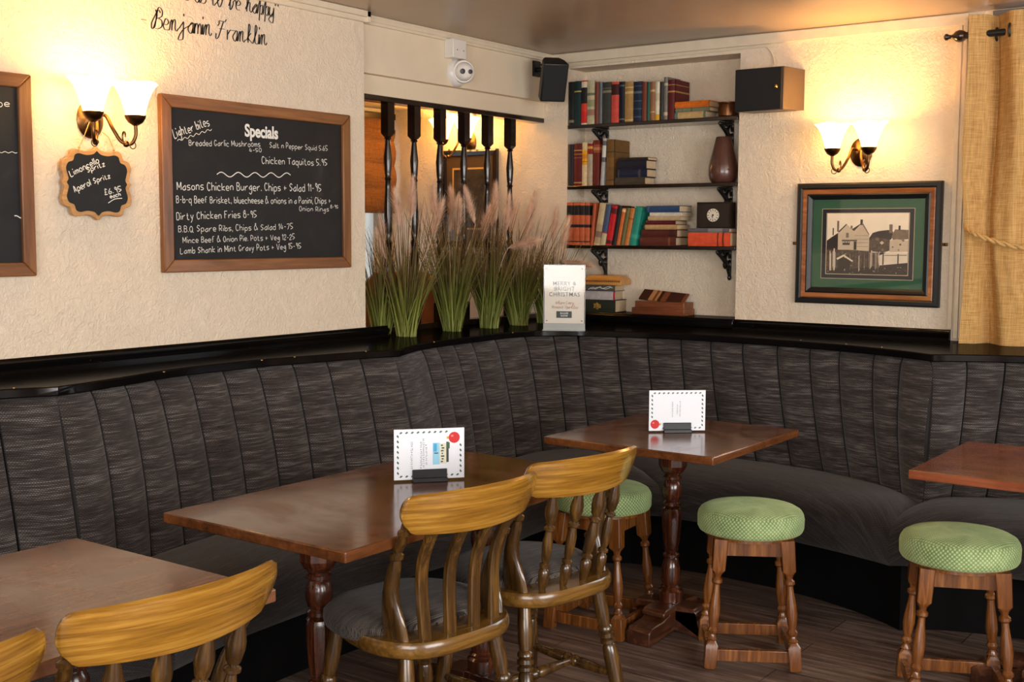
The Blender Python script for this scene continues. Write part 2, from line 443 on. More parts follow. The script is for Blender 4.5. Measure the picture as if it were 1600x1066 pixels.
# ------------------------------------------------------------------ hand lettering: a single-stroke alphabet (x, y+3 in hex; y 3 = baseline, 7 = x-height, A = capital)
GL = {
'a': '37 27 16 05 04 13 23 35|37 33', 'b': '0A 03|05 16 27 36 34 23 13 04', 'c': '36 27 17 06 04 13 33',
'd': '36 27 17 06 04 13 23 34|3A 33', 'e': '05 35 36 27 17 06 04 13 33', 'f': '3A 2A 19 13|07 27',
'g': '37 27 16 05 14 24 36|37 32 20 10 01', 'h': '0A 03|05 17 27 36 33', 'i': '07 03|09 0A', 'j': '27 21 10 01|29 2A',
'k': '0A 03|37 05 33', 'l': '0A 03', 'm': '07 03|05 17 26 23|25 37 46 43', 'n': '07 03|05 17 27 36 33',
'o': '17 06 04 13 23 34 36 27 17', 'p': '07 00|06 17 27 36 34 23 13 04', 'q': '37 30|36 27 17 06 04 13 23 34',
'r': '07 03|05 16 27 37', 's': '37 17 06 15 25 34 23 03', 't': '19 14 23 33|07 27', 'u': '07 04 13 23 35|37 33',
'v': '07 13 27', 'w': '07 13 26 33 47', 'x': '07 33|37 03', 'y': '07 14 24|37 24 11 00', 'z': '07 37 03 33',
'A': '03 1A 33|05 25', 'B': '0A 03|0A 2A 38 27 07|27 35 34 23 03', 'C': '39 2A 1A 08 05 13 23 34', 'D': '0A 03|0A 2A 38 35 23 03',
'F': '0A 03|0A 3A|07 27', 'G': '39 2A 1A 08 05 13 23 35 25', 'L': '0A 03 33', 'M': '03 0A 25 4A 43', 'O': '1A 08 05 13 23 35 38 2A 1A',
'P': '03 0A 2A 38 26 06', 'Q': '1A 08 05 13 23 35 38 2A 1A|25 42', 'R': '03 0A 2A 38 26 06|16 33', 'S': '39 2A 1A 08 17 26 35 24 13 04',
'T': '0A 4A|2A 23', 'V': '0A 23 4A', 'W': '0A 13 28 43 5A', 'U': '0A 04 13 23 35 3A', 'J': '3A 34 23 13 04', 'E': '3A 0A 03 33|07 27', 'H': '0A 03|3A 33|07 37', 'I': '0A 03', 'K': '0A 03|3A 06 33', 'N': '03 0A 33 3A', 'Y': '0A 26 4A|26 23',
'0': '1A 08 05 13 23 35 38 2A 1A', '1': '08 1A 13', '2': '08 1A 2A 38 03 33', '4': '1A 05 35|28 23', '5': '3A 0A 07 26 35 24 03',
'6': '2A 06 04 13 23 35 26 15', '7': '0A 3A 13', '8': '1A 08 17 27 36 34 23 13 04 06 17|17 28 2A 1A', '9': '36 27 18 1A 2A 38 33', '3': '0A 2A 37 17|17 35 23 03',
'-': '06 26', '.': '03 04', ',': '04 02', '&': '43 1A 2A 07 04 13 45', '+': '06 36|18 14', '\u00a3': '39 2A 1A 15 03 33|06 26', '"': '0A 08|2A 28', '=': '05 25'}
CURSIVE = {
'B': '03 14 29 3A 49|1A 28 15 03 F3 F5 18 3B 5A 58 37 27|37 56 54 33 13', 'F': '08 19 1A 3A 5A 6B|4A 38 26 14 03 F3 F5|17 37 57',
'j': '27 21 10 F0 02 24 45|29 2A', 'p': '07 19 10|16 27 37 36 34 23 33', 'y': '07 04 13 23 36|37 31 20 01 02 35', 'h': '04 28 2A 1A 13|15 27 37 34 43', 'k': '04 28 2A 1A 13|37 15 43',
'l': '04 28 2A 1A 14 23 33', 'e': '05 25 36 27 17 05 04 13 33', 'n': '06 17 13|15 27 37 34 43 54', 's': '04 27 36 34 23 03', 't': '05 1A 14 23 34|07 37', 'o': '27 17 05 13 23 35 37 27 46', 'b': '04 29 1A 13 23 35 36 47'}
def glyph_strokes(ch, cursive=False):
    g = (CURSIVE.get(ch) if cursive else None) or GL.get(ch)
    if not g: return [], 3
    out = []; mx = 0
    for st in g.split('|'):
        pts = []
        for c in st.split():
            x = -1 if c[0] == 'F' else int(c[0], 16); y = int(c[1], 16)-3
            pts.append((x, y)); mx = max(mx, x)
        out.append(pts)
    return out, mx
def text_strokes(txt, p0, p1, cap, cursive=False, slant=0.0, jitter=0.0, gap=1.7):
    """strokes of a line of lettering from p0 to p1 (wall coordinates x, z), capital height cap"""
    adv = []; x = 0.0
    for ch in txt:
        if ch == ' ': adv.append((x, None)); x += 2.6; continue
        st, mx = glyph_strokes(ch, cursive); adv.append((x, st)); x += mx+gap
    tot = max(x-gap, 1e-6); joins = []
    if cursive:
        for (xa, sa), (xb, sb), ca, cb in zip(adv, adv[1:], txt, txt[1:]):
            if sa and sb and ca.islower() and cb.islower():
                e = (sa[0] if ca in 'itfj' else sa[-1])[-1]; g = sb[0][0]
                joins.append((0.0, [[(xa+e[0], e[1]), (xa+e[0]+.7, e[1]+.15*(g[1]-e[1])), (xb+g[0], g[1])]]))
    d = Vector((p1[0]-p0[0], p1[1]-p0[1])); L = d.length; d.normalize(); n = Vector((-d.y, d.x))
    sx = L/tot; sy = cap/7.0; out = []
    for x, st in adv+joins:
        if not st: continue
        jy = random.uniform(-1, 1)*jitter; js = 1+random.uniform(-1, 1)*jitter*0.25
        for pts in st:
            q = [Vector((*(Vector(p0) + d*((x+a+slant*b)*sx) + n*((b*js+jy)*sy)), 0)) for a, b in pts]
            out.append(smooth_curve(q, 5) if len(q) > 2 else q)
    return out
def ribbon(mb, pts, w, y, pen=None, mi=0):
    """flat pen line in the x,z plane at depth y; pen = (thin, thick) for a broad-nib look"""
    n = len(pts); a = []; b = []
    for i in range(n):
        t = pts[min(i+1, n-1)]-pts[max(i-1, 0)]
        if t.length < 1e-9: t = Vector((1, 0, 0))
        t.normalize(); k = w
        if pen: k = pen[0] + (pen[1]-pen[0])*max(0.0, abs(t.y))**1.5
        nn = Vector((-t.y, t.x, 0))*k/2
        a.append((pts[i].x+nn.x, y, pts[i].y+nn.y)); b.append((pts[i].x-nn.x, y, pts[i].y-nn.y))
    mb.add(a+b, [(i, i+1, n+i+1, n+i) for i in range(n-1)], mi=mi)
def font_text(txt, size, offset=0.0, sx=1.0, shear=0.0, align='CENTER', space=1.0):
    """lettering from the built-in typeface as a flat mesh in x,z"""
    cu = bpy.data.curves.new('lettering', 'FONT'); cu.body = txt; cu.size = size; cu.align_x = align
    cu.offset = offset; cu.shear = shear; cu.space_character = space; cu.resolution_u = 4
    o = bpy.data.objects.new('lettering', cu); COL.objects.link(o)
    dg = bpy.context.evaluated_depsgraph_get(); dg.update()
    me = bpy.data.meshes.new_from_object(o.evaluated_get(dg))
    vs = [(v.co.x*sx, v.co.y) for v in me.vertices]; fs = [tuple(p.vertices) for p in me.polygons]
    bpy.data.objects.remove(o); bpy.data.curves.remove(cu); bpy.data.meshes.remove(me)
    return vs, fs
def put_text(mb, vf, x, z, y, mi=0):
    mb.add([(x+a, y, z+b) for a, b in vf[0]], vf[1], mi=mi)
# ------------------------------------------------------------------ the setting
XL, YR, ZC, LEDGE = -3.61, 5.38, 2.40, 0.99
m = MB(); m.box(-5.0, 2.7, -2.1, 5.7, -0.1, 0.0); struct('floor', m, M['floor'])
m = MB(); m.box(-3.82, 2.75, -2.15, 5.62, ZC, ZC+0.1); struct('ceiling', m, M['ceiling'])
m = MB(); m.box(-5.1, -3.82, 2.6, 5.62, 2.17, 2.27); struct('ceiling_annex', m, M['wall_smooth'])
# left wall runs from behind the camera up to the opening into the next room
m = MB(); m.box(XL-0.2, XL, -2.1, 3.87, 0.0, ZC); struct('wall_left', m, M['wall'])
m = MB(); m.box(-3.80, -3.662, 3.87, YR, 2.150, ZC); m.box(-3.80, -3.70, 3.87, YR, 2.066, 2.152)
struct('wall_header', m, M['wall_smooth'], bevel=0.003)
m = MB(); m.box(-3.86, -3.70, 3.87, YR, 0.0, 0.96); struct('wall_low', m, M['black_flat'])
# right wall with the shelf alcove, the window bay and the stretch seen through the spindles
AX0, AX1, AYB, AZT = -3.553, -2.563, 5.55, 2.318
m = MB()
m.box(-5.0, AX0, YR, YR+0.24, 0, ZC)
m.box(AX0, AX1, AYB, YR+0.24, 0, ZC); m.box(AX0, AX1, YR, AYB, AZT, ZC); m.box(AX0, AX1, YR, AYB, 0, 0.99)
m.box(AX1, -1.50, YR, YR+0.24, 0, ZC)
m.box(-1.50, 0.75, YR, YR+0.24, 0, 0.96); m.box(-1.50, 0.75, YR, YR+0.24, 2.37, ZC); m.box(0.75, 2.7, YR, YR+0.24, 0, ZC)
struct('wall_right', m, M['wall'])
# next room: end wall with a window
m = MB()
m.box(-5.0, -4.8, 2.6, 4.45, 0, 2.3); m.box(-5.0, -4.8, 5.345, YR, 0, 2.3); m.box(-5.0, -4.8, 4.45, 5.345, 0, 0.95); m.box(-5.0, -4.8, 4.45, 5.345, 2.12, 2.3)
struct('wall_annex', m, M['wall'])
m = MB(); m.box(-5.0, -3.81, 2.5, 2.6, 0, 2.3); struct('wall_annex_side', m, M['wall'])
# walls behind and to the right of the camera, with window openings
m = MB()
m.box(-3.81, 2.7, -2.25, -2.1, 0, 0.8); m.box(-3.81, 2.7, -2.25, -2.1, 2.3, ZC); m.box(-3.81, -1.45, -2.25, -2.1, 0.8, 2.3); m.box(2.25, 2.7, -2.25, -2.1, 0.8, 2.3); m.box(0.2, 0.5, -2.25, -2.1, 0.8, 2.3)
struct('wall_back', m, M['wall'])
m = MB()
m.box(2.7, 2.85, -2.25, YR+0.24, 0, 0.8); m.box(2.7, 2.85, -2.25, YR+0.24, 2.2, ZC); m.box(2.7, 2.85, -2.25, 0.3, 0.8, 2.2); m.box(2.7, 2.85, 2.9, YR+0.24, 0.8, 2.2)
struct('wall_side', m, M['wall'])

def window(name, x0, x1, z0, z1, y, T=None, bars=2):
    m = MB(); w = 0.05
    m.box(x0, x1, y-0.03, y+0.03, z0, z0+w, T); m.box(x0, x1, y-0.03, y+0.03, z1-w, z1, T)
    m.box(x0, x0+w, y-0.03, y+0.03, z0+w, z1-w, T); m.box(x1-w, x1, y-0.03, y+0.03, z0+w, z1-w, T)
    for i in range(1, bars):
        c = x0+(x1-x0)*i/bars; m.box(c-0.02, c+0.02, y-0.02, y+0.02, z0+w, z1-w, T)
    f = struct(name, m, M['white'], bevel=0.004)
    g = MB(); g.box(x0+w, x1-w, y-0.003, y+0.003, z0+w, z1-w, T); obj('pane', g, M['glass'], f, 0)
TW = Matrix.Translation((-4.9, 0, 0)) @ Matrix.Rotation(PI/2, 4, 'Z')
window('window_1', 4.45, 5.345, 0.95, 2.12, 0.0, TW)
window('window_2', -1.47, 0.73, 1.0, 2.36, YR+0.19, None, 3)
window('window_3', -1.45, 0.2, 0.8, 2.3, -2.19); window('window_4', 0.5, 2.25, 0.8, 2.3, -2.19)
window('window_5', 0.3, 2.9, 0.8, 2.2, 0.0, Matrix.Translation((2.78, 0, 0)) @ Matrix.Rotation(PI/2, 4, 'Z'), 3)

# cornice strips
m = MB(); m.box(XL, XL+0.022, -2.1, 3.895, ZC-0.028, ZC-0.0005); m.box(XL, XL+0.012, -2.1, 3.88, ZC-0.05, ZC-0.026); m.box(XL-0.04, XL+0.022, 3.87, 3.895, ZC-0.05, ZC-0.0005)
struct('trim_1', m, M['cornice'], bevel=0.003)
m = MB(); m.box(-3.662, -3.648, 3.9, YR, ZC-0.042, ZC-0.0005); m.box(-3.648, -3.642, 3.9, YR, ZC-0.030, ZC-0.012)
struct('trim_2', m, M['cornice'], bevel=0.002)
m = MB(); m.box(-3.662, -1.5, YR-0.016, YR, ZC-0.052, ZC-0.004); m.box(AX0, -2.40, YR-0.007, YR, ZC-0.066, ZC-0.056)
struct('trim_3', m, M['cornice'], bevel=0.002)
# black moulding along the walls above the ledge
def moulding(name, pts, side):
    m = MB()
    prof = [(0, 0), (0.030, 0), (0.030, 0.010), (0.020, 0.016), (0.024, 0.024), (0.024, 0.034), (0.014, 0.040), (0.010, 0.047), (0, 0.047)]
    (xa, ya), (xb, yb) = pts
    loops = []
    for x, y in ((xa, ya), (xb, yb)):
        loops.append([Vector((x+side[0]*o, y+side[1]*o, LEDGE+h)) for o, h in prof])
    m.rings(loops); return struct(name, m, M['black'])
moulding('trim_4', ((XL, -2.1), (XL, 4.0)), (1, 0))
moulding('trim_5', ((AX1, YR), (-1.53, YR)), (0, -1))
m = MB(); m.box(AX0, AX1, YR-0.02, AYB, 0.991, 1.037); m.box(AX0, AX1, YR-0.028, YR-0.02, 1.0, 1.03); struct('trim_6', m, M['black'], bevel=0.003)
# cream uprights beside the bay window
m = MB(); m.box(-1.545, -1.525, YR-0.012, YR, 1.04, 2.36); m.box(-1.516, -1.500, YR-0.02, YR, 1.0, 2.37); m.box(-1.498, -1.47, YR-0.006, YR+0.03, 1.0, 2.36)
struct('trim_7', m, M['cornice'], bevel=0.002)
m = MB(); m.box(-1.40, 0.7, YR-0.02, YR+0.05, 2.345, 2.395); struct('trim_8', m, plain('grey_metal_track', (120, 112, 104), 0.4), bevel=0.003)

# ------------------------------------------------------------------ fitted bench: plan curves (top of the back, foot of the back, front of the seat)
ZT, ZS = 0.965, 0.44
SEC = [
 ('A', [(-3.20, .55), (-3.30, .95), (-3.33, 1.35), (-3.32, 1.7), (-3.275, 1.93), (-3.20, 2.085)],
       [(-2.99, .60), (-3.08, .95), (-3.11, 1.35), (-3.10, 1.65), (-3.05, 1.87), (-2.975, 2.01)],
       [(-2.60, .60), (-2.66, .95), (-2.67, 1.35), (-2.66, 1.65), (-2.63, 1.85), (-2.58, 2.01)], [i/9 for i in range(10)]),
 ('B', [(-3.20, 2.085), (-3.225, 2.22), (-3.255, 2.36), (-3.300, 2.53), (-3.318, 2.70), (-3.310, 2.97), (-3.28, 3.13), (-3.25, 3.29), (-3.215, 3.44), (-3.165, 3.57)],
       [(-2.975, 2.01), (-3.045, 2.27), (-3.075, 2.43), (-3.10, 2.58), (-3.11, 2.80), (-3.09, 3.10), (-3.04, 3.32), (-2.97, 3.50)],
       [(-2.58, 2.01), (-2.635, 2.30), (-2.65, 2.56), (-2.655, 2.80), (-2.65, 3.08), (-2.63, 3.30), (-2.585, 3.50)], [i/10 for i in range(11)]),
 ('C', [(-3.165, 3.57), (-3.255, 3.78), (-3.285, 3.90), (-3.30, 4.02), (-3.315, 4.27), (-3.325, 4.46), (-3.30, 4.65), (-3.22, 4.77), (-3.13, 4.84)],
       [(-2.97, 3.50), (-3.06, 3.74), (-3.10, 4.0), (-3.12, 4.28), (-3.12, 4.48), (-3.06, 4.63), (-2.97, 4.72)],
       [(-2.585, 3.50), (-2.645, 3.75), (-2.645, 3.95), (-2.61, 4.14), (-2.54, 4.27), (-2.46, 4.34), (-2.40, 4.37)], None),
 ('D', [(-3.13, 4.84), (-2.95, 4.90), (-2.81, 4.945), (-2.65, 4.97), (-2.5, 4.98), (-2.34, 4.975), (-2.17, 4.96), (-2.01, 4.94), (-1.87, 4.915), (-1.70, 4.865), (-1.57, 4.815), (-1.405, 4.73)],
       [(-2.97, 4.72), (-2.80, 4.79), (-2.60, 4.84), (-2.40, 4.87), (-2.18, 4.875), (-2.04, 4.865), (-1.88, 4.835), (-1.73, 4.78), (-1.58, 4.70), (-1.45, 4.60), (-1.36, 4.50)],
       [(-2.40, 4.37), (-2.2, 4.37), (-2.0, 4.345), (-1.8, 4.31), (-1.61, 4.27), (-1.48, 4.235), (-1.385, 4.205)], None),
 ('E', [(-1.405, 4.73), (-1.33, 4.785), (-1.24, 4.835), (-1.11, 4.885), (-.9, 4.93), (-.6, 4.95), (-.2, 4.93), (.3, 4.75)],
       [(-1.36, 4.50), (-1.28, 4.64), (-1.18, 4.72), (-1.05, 4.78), (-.85, 4.83), (-.55, 4.85), (-.2, 4.83), (.3, 4.65)],
       [(-1.385, 4.205), (-1.34, 4.235), (-1.26, 4.26), (-1.1, 4.28), (-.9, 4.295), (-.6, 4.30), (-.2, 4.29), (.3, 4.15)], [i/13 for i in range(14)]),
]
def nearest_t(cv, x=None, y=None):
    best = min(range(401), key=lambda i: (cv.at(i/400).x-x)**2 + (cv.at(i/400).y-y)**2)
    return best/400
BL = {'A': 'curved charcoal upholstered bench bay at far left, behind the nearest dark table',
      'B': 'curved charcoal upholstered bench bay below the large menu chalkboard',
      'C': 'curved charcoal upholstered corner bench below the tall grasses',
      'D': 'long charcoal upholstered bench below the bookshelves and the picture',
      'E': 'charcoal upholstered bench bay at far right, below the gold curtain'}
def bench(key, top, bot, front, seams):
    ct, cb, cf = Curve(top), Curve(bot), Curve(front)
    if key == 'C': seams = [0] + [nearest_t(ct, *q) for q in ((-3.285, 3.89), (-3.30, 4.0), (-3.307, 4.13), (-3.315, 4.27), (-3.325, 4.46), (-3.31, 4.66), (-3.22, 4.77))] + [1]
    if key == 'D': seams = [0] + [nearest_t(ct, *q) for q in ((-2.95, 4.90), (-2.81, 4.945), (-2.65, 4.97), (-2.5, 4.98), (-2.34, 4.975), (-2.17, 4.96), (-2.01, 4.94), (-1.87, 4.915), (-1.70, 4.865), (-1.57, 4.815))] + [1]
    root = thing('banquette', BL[key], 'bench seat', (cf.at(0.5).x, cf.at(0.5).y, 0), 0, 'fitted bench bays along the walls')
    off = Vector(root.location)
    # channelled back
    m = MB(); TS = [0, .022, .06, .14, .26, .4, .5, .6, .74, .86, .94, .978, 1]; K = len(TS)-1; rows = [0, .06, .15, .3, .45, .6, .75, .87, .94, .98, 1.0]
    for a, b in zip(seams, seams[1:]):
        loops = []; uvs = []
        for ri, v in enumerate(rows):
            lp = []
            for k in range(K+1):
                tau = TS[k]; t = a+(b-a)*tau
                p = cb.at(t).lerp(ct.at(t), v); n = (cb.nrm(t)+ct.nrm(t)).normalized()
                bul = 0.026*(1-abs(2*tau-1)**2.6) - 0.010
                if k in (0, K): bul -= 0.012
                belly = 0.018*math.sin(PI*min(1, v*1.05)) - (0.020*max(0, (v-0.9)/0.1)**2)
                q = p+n*(bul+belly); q.z = ZS-0.02+(ZT-ZS+0.02)*v
                q.z += -0.004 if v == 1.0 else 0
                lp.append(q-off); uvs.append((t*ct.len, v*0.55))
            loops.append(lp)
        for dz, dn in ((ZT-0.004, -0.075), (ZS-0.02, -0.075)):
            lp = []
            for k in range(K+1):
                t = a+(b-a)*TS[k]; p = ct.at(t) if dz > 0.6 else cb.at(t)
                q = p+(cb.nrm(t)+ct.nrm(t)).normalized()*dn; q.z = dz; lp.append(q-off); uvs.append((t*ct.len, 0.6 if dz > .6 else 1.1))
            loops.append(lp)
        f0 = len(m.f); m.rings(loops, caps=False, closed=False, uvs=uvs)
        for fi in range(f0, len(m.f)):
            if (fi-f0) % K in (0, K-1): m.mi[fi] = 1
    obj('backrest', m, [M['fabric'], M['seam']], root, 60)
    # seat cushion
    m = MB(); N = 44
    prof = [(-0.06, .40, 0), (0.0, .445, 0), (.10, .462, 1), (.3, .478, 1), (.55, .480, 1), (.75, .468, 1), (.88, .448, 1), (.96, .418, .6), (1.0, .385, .3), (1.0, .34, 0), (.992, .285, 0), (.96, .265, 0), (.4, .262, 0), (-.06, .262, 0)]
    loops = []; uvs = []
    for i in range(N+1):
        t = i/N; B, F = cb.at(t), cf.at(t); lp = []; run = 0; ed = min(t, 1-t)*cf.len
        sink = 0.035*math.exp(-(ed/0.05)**1.2)
        prev = None
        for w, z, sk in prof:
            q = B.lerp(F, w); q.z = z - sink*sk
            if prev is not None: run += (q-prev).length
            prev = q; lp.append(q-off); uvs.append((t*(cf.len+cb.len)/2, run))
        loops.append(lp)
    m.rings(loops, uvs=uvs)
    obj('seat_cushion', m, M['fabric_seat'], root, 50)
    # plinth
    m = MB(); loops = []
    for i in range(25):
        t = i/24; B, F = cb.at(t), cf.at(t); q = B.lerp(F, 0.60)
        loops.append([Vector((q.x, q.y, 0))-off, Vector((q.x, q.y, .27))-off, Vector((B.x, B.y, .27))-off, Vector((B.x, B.y, 0))-off])
    m.rings(loops); obj('plinth', m, M['black_flat'], root)
    return ct
fronts = []
for s in SEC: fronts.append(bench(*s))

# black ledge that closes the top of the benches
edge = []
for ct in fronts:
    for i in range(25):
        t = i/24; q = ct.at(t)+ct.nrm(min(max(t, .02), .98))*0.018
        if edge and (Vector((edge[-1][0], edge[-1][1], 0))-q).length < 0.012: continue
        edge.append((q.x, q.y))
back = [(0.7, 4.6), (0.7, 5.55), (-1.50, 5.55), (-1.50, YR), (-3.69, YR), (-3.86, YR), (-3.86, 3.87), (XL, 3.87), (XL, edge[0][1])]
m = MB(); m.plan(edge+back, LEDGE-0.030, LEDGE)
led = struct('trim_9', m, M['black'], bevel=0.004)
for (x, y) in ((-3.245, 1.97), (-3.235, 2.5), (-3.262, 2.95), (-3.25, 3.10), (-3.19, 3.42), (-3.245, 3.9), (-2.05, 4.965), (-1.83, 4.92), (-1.66, 4.87), (-3.27, 4.5)):
    k = MB(); k.lathe([(0.0045, 0), (0.0045, 0.0015), (0.002, 0.0025)], 10, Matrix.Translation((x, y, LEDGE))); obj('screw_head', k, M['brass_bright'], led)

# ------------------------------------------------------------------ spindle screen in the opening
scr = thing('spindle_screen', 'dark turned-spindle screen in the opening behind the grasses', 'screen', (-3.735, 4.62, LEDGE))
m = MB(); m.box(-0.04, 0.034, -0.73, 0.755, 1.052, 1.076); obj('rail', m, M['spindle'], scr, bevel=0.003)
m = MB(); m.box(-0.035, 0.03, -0.73, 0.755, 0.0, 0.03); obj('rail', m, M['spindle'], scr, bevel=0.003)
BP = [(.012, .12), (.019, .125), (.012, .14), (.020, .16), (.021, .30), (.015, .40), (.020, .415), (.012, .43), (.017, .46), (.0195, .56), (.014, .66), (.0125, .70), (.017, .708), (.0125, .716), (.0155, .735), (.0195, .80), (.012, .875), (.011, .885), (.018, .893), (.012, .902)]
for y in (4.16, 4.345, 4.535, 4.722, 4.915, 5.11):
    m = MB(); T = Matrix.Translation((0, y-4.62, 0))
    m.lathe([(r, z) for r, z in BP], 16, T)
    m.box(-.022, .022, -.022, .022, .03, .12, T)
    m.hexa([T @ Vector(p) for p in ((-.012, -.012, .900), (.012, -.012, .900), (.012, .012, .900), (-.012, .012, .900))], [T @ Vector(p) for p in ((-.022, -.022, .915), (.022, -.022, .915), (.022, .022, .915), (-.022, .022, .915))])
    m.box(-.022, .022, -.022, .022, .915, 1.052, T)
    obj('spindle', m, M['spindle'], scr)
# ------------------------------------------------------------------ tables
COLUMN = [(.036, .10), (.044, .105), (.046, .145), (.036, .152), (.038, .160), (.030, .166), (.033, .172), (.036, .185), (.035, .23), (.027, .262), (.023, .268), (.031, .274), (.031, .282), (.022, .288), (.026, .30)]
COLTOP = [(.034, .452), (.024, .458), (.033, .464), (.033, .474), (.023, .480), (.029, .486), (.036, .510), (.035, .540), (.026, .556), (.034, .562), (.034, .57), (.026, .576), (.040, .590)]
def pedestal(root, x, y, feet, m_leg, m_foot):
    T = Matrix.Translation((x, y, 0))
    m = MB(); m.lathe(COLUMN, 20, T); m.lathe(COLTOP, 20, T)
    loops = []                                     # faceted urn with carved flats
    for r, z in ((.024, .300), (.030, .33), (.036, .40), (.037, .435), (.031, .452)):
        loops.append([T @ Vector(((r*(1.0 if i % 2 else .86))*math.cos(2*PI*i/16), (r*(1.0 if i % 2 else .86))*math.sin(2*PI*i/16), z)) for i in range(16)])
    m.rings(loops)
    obj('column', m, m_leg, root, 35)
    m = MB(); loops = []
    for r, z in ((.040, .588), (.052, .61), (.052, .69), (.075, .70)):
        loops.append([T @ Vector((r*math.cos(2*PI*(i+.5)/8), r*math.sin(2*PI*(i+.5)/8), z)) for i in range(8)])
    m.rings(loops); obj('capital', m, m_leg, root, 20)
    m = MB(); m.box(-.045, .045, -.045, .045, 0.015, .108, T); bb = obj('base_block', m, m_leg, root, bevel=.006)
    for ang, L in feet:
        R = T @ Matrix.Rotation(ang, 4, 'Z'); m = MB()
        m.prism([(.035, .012), (L-.01, .0), (L, .0), (L, .05), (L-.015, .062), (L-.10, .066), (L-.135, .078), (.13, .078), (.13, .092), (.118, .102), (.05, .106), (.035, .106)], -.046, .046, R)
        obj('foot', m, m_foot, bb, 30, bevel=.004)
def table(name, label, x0, x1, y0, y1, peds, m_top, m_leg, m_foot, group):
    cx, cy = (x0+x1)/2, (y0+y1)/2
    r = thing(name, label, 'table', (cx, cy, 0), 0, group)
    m = MB(); m.box(x0-cx, x1-cx, y0-cy, y1-cy, .702, .73); obj('tabletop', m, m_top, r, bevel=.004, seg=3)
    for x, y, feet in peds: pedestal(r, x-cx, y-cy, feet, m_leg, m_foot)
    return r
H4 = lambda a, b: [(0, a), (PI/2, b), (PI, a), (-PI/2, b)]
table('dining_table', 'long dark wooden pub table with a menu card, two chairs tucked under it', -2.515, -1.868, 1.93, 3.09, [(-2.19, 2.165, [(0, .26), (PI, .26)]), (-2.19, 2.86, [(0, .26), (PI, .26)])], M['table'], M['table_leg'], M['table_foot'], 'dark wooden pub tables')
table('dining_table', 'worn brown wooden table nearest the camera at lower left, bare top', -2.465, -1.785, .42, 1.645, [(-2.13, .66, [(0, .26), (PI, .26)]), (-2.13, 1.40, [(0, .26), (PI, .26)])], M['table_worn'], M['table_leg'], M['table_foot'], 'dark wooden pub tables')
table('dining_table', 'small square wooden pedestal table between green stools below the bookshelves', -2.395, -1.728, 3.487, 4.19, [(-2.065, 3.84, H4(.15, .235))], M['table'], M['table_leg'], M['table_foot'], 'dark wooden pub tables')
table('dining_table', 'reddish wooden table at far right, bare top, behind a green stool', -1.155, -.45, 3.664, 4.321, [(-.80, 3.99, H4(.22, .22))], M['table_red'], M['table_leg'], M['table_foot'], 'dark wooden pub tables')

# ------------------------------------------------------------------ stools
def make_stool(label):
    r = thing('bar_stool', label, 'stool', (0, 0, 0), 0, 'low round green stools')
    m = MB(); uv = []; loops = []; S = 40; run = 0; prev = None
    prof = [(a*.935, b+.037) for a, b in ((.172, .405), (.186, .409), (.192, .420), (.193, .452), (.190, .466), (.182, .478), (.165, .487), (.12, .494), (.06, .497), (.004, .498))]
    for rr, z in prof:
        if prev: run += math.hypot(rr-prev[0], z-prev[1])
        prev = (rr, z); loops.append([Vector((rr*math.cos(2*PI*i/S), rr*math.sin(2*PI*i/S), z)) for i in range(S)])
        uv += [((.18)*2*PI*i/S, run) for i in range(S)]
    m.rings(loops, uvs=None)
    # lay the weave on the rim by unrolling it and on the top from above
    n = len(prof)
    for fi, f in enumerate(m.f):
        us = []
        rim = all(m.v[j][2] < .5156 for j in f) and len(f) == 4
        ks = [j % S for j in f]
        for j in f:
            x, y, z = m.v[j]
            if rim:
                k = j % S
                if max(ks)-min(ks) > S/2 and k < S/2: k += S
                us.append(((.18)*2*PI*k/S, z))
            else: us.append((x, y))
        m.uv[fi] = us
    obj('seat', m, M['velour'], r, 60)
    m = MB(); a = .105
    m.box(-a, a, -a-.011, -a+.011, .380, .432); m.box(-a, a, a-.011, a+.011, .380, .432); m.box(-a-.011, -a+.011, -a, a, .380, .432); m.box(a-.011, a+.011, -a, a, .380, .432)
    m.lathe([(.155, .430), (.155, .443)], 32)
    obj('seat_frame', m, M['stool_leg'], r)
    LP = [(r_, .095+(z_-.095)*1.18) for r_, z_ in [(.012, .095), (.018, .10), (.012, .108), (.011, .114), (.017, .120), (.018, .126), (.012, .134), (.016, .15), (.0195, .175), (.018, .20), (.012, .240), (.011, .256), (.018, .262), (.018, .270), (.011, .276), (.013, .284), (.018, .29)]]
    for sx in (-1, 1):
        for sy in (-1, 1):
            top = Vector((sx*.108, sy*.108, .440)); bot = Vector((sx*.142, sy*.142, 0)); ax = (top-bot).normalized()
            q = Vector((0, 0, 1)).rotation_difference(ax).to_matrix().to_4x4()
            T = Matrix.Translation(bot) @ q
            m = MB(); m.lathe(LP, 16, T)
            def sq(h, c, z): return [T @ Vector(p) for p in ((-h, -h+c, z), (-h+c, -h, z), (h-c, -h, z), (h, -h+c, z), (h, h-c, z), (h-c, h, z), (-h+c, h, z), (-h, h-c, z))]
            m.rings([sq(.018, .004, .002), sq(.0205, .003, .008), sq(.0215, .0025, .08), sq(.012, .006, .097)])
            m.rings([sq(.012, .006, .320), sq(.0215, .0025, .335), sq(.0235, .0025, .438)])
            obj('leg', m, M['stool_leg'], r, 35)
    d = .139
    for (x0, x1, y0, y1) in ((-d, d, -d-.010, -d+.010), (-d, d, d-.010, d+.010), (-d-.010, -d+.010, -d, d), (d-.010, d+.010, -d, d)):
        m = MB(); m.box(x0, x1, y0, y1, .028, .068); obj('stretcher', m, M['stool_leg'], r, bevel=.002)
    return r
st = make_stool('low round green stool standing at the right corner of the square table')
st.location = (-1.712, 3.748, 0); st.rotation_euler = (0, 0, math.radians(31))
dup(st, (-2.295, 3.73, 0), math.radians(5), 'low green stool behind the spindle-back chair, under the left side of the square table')
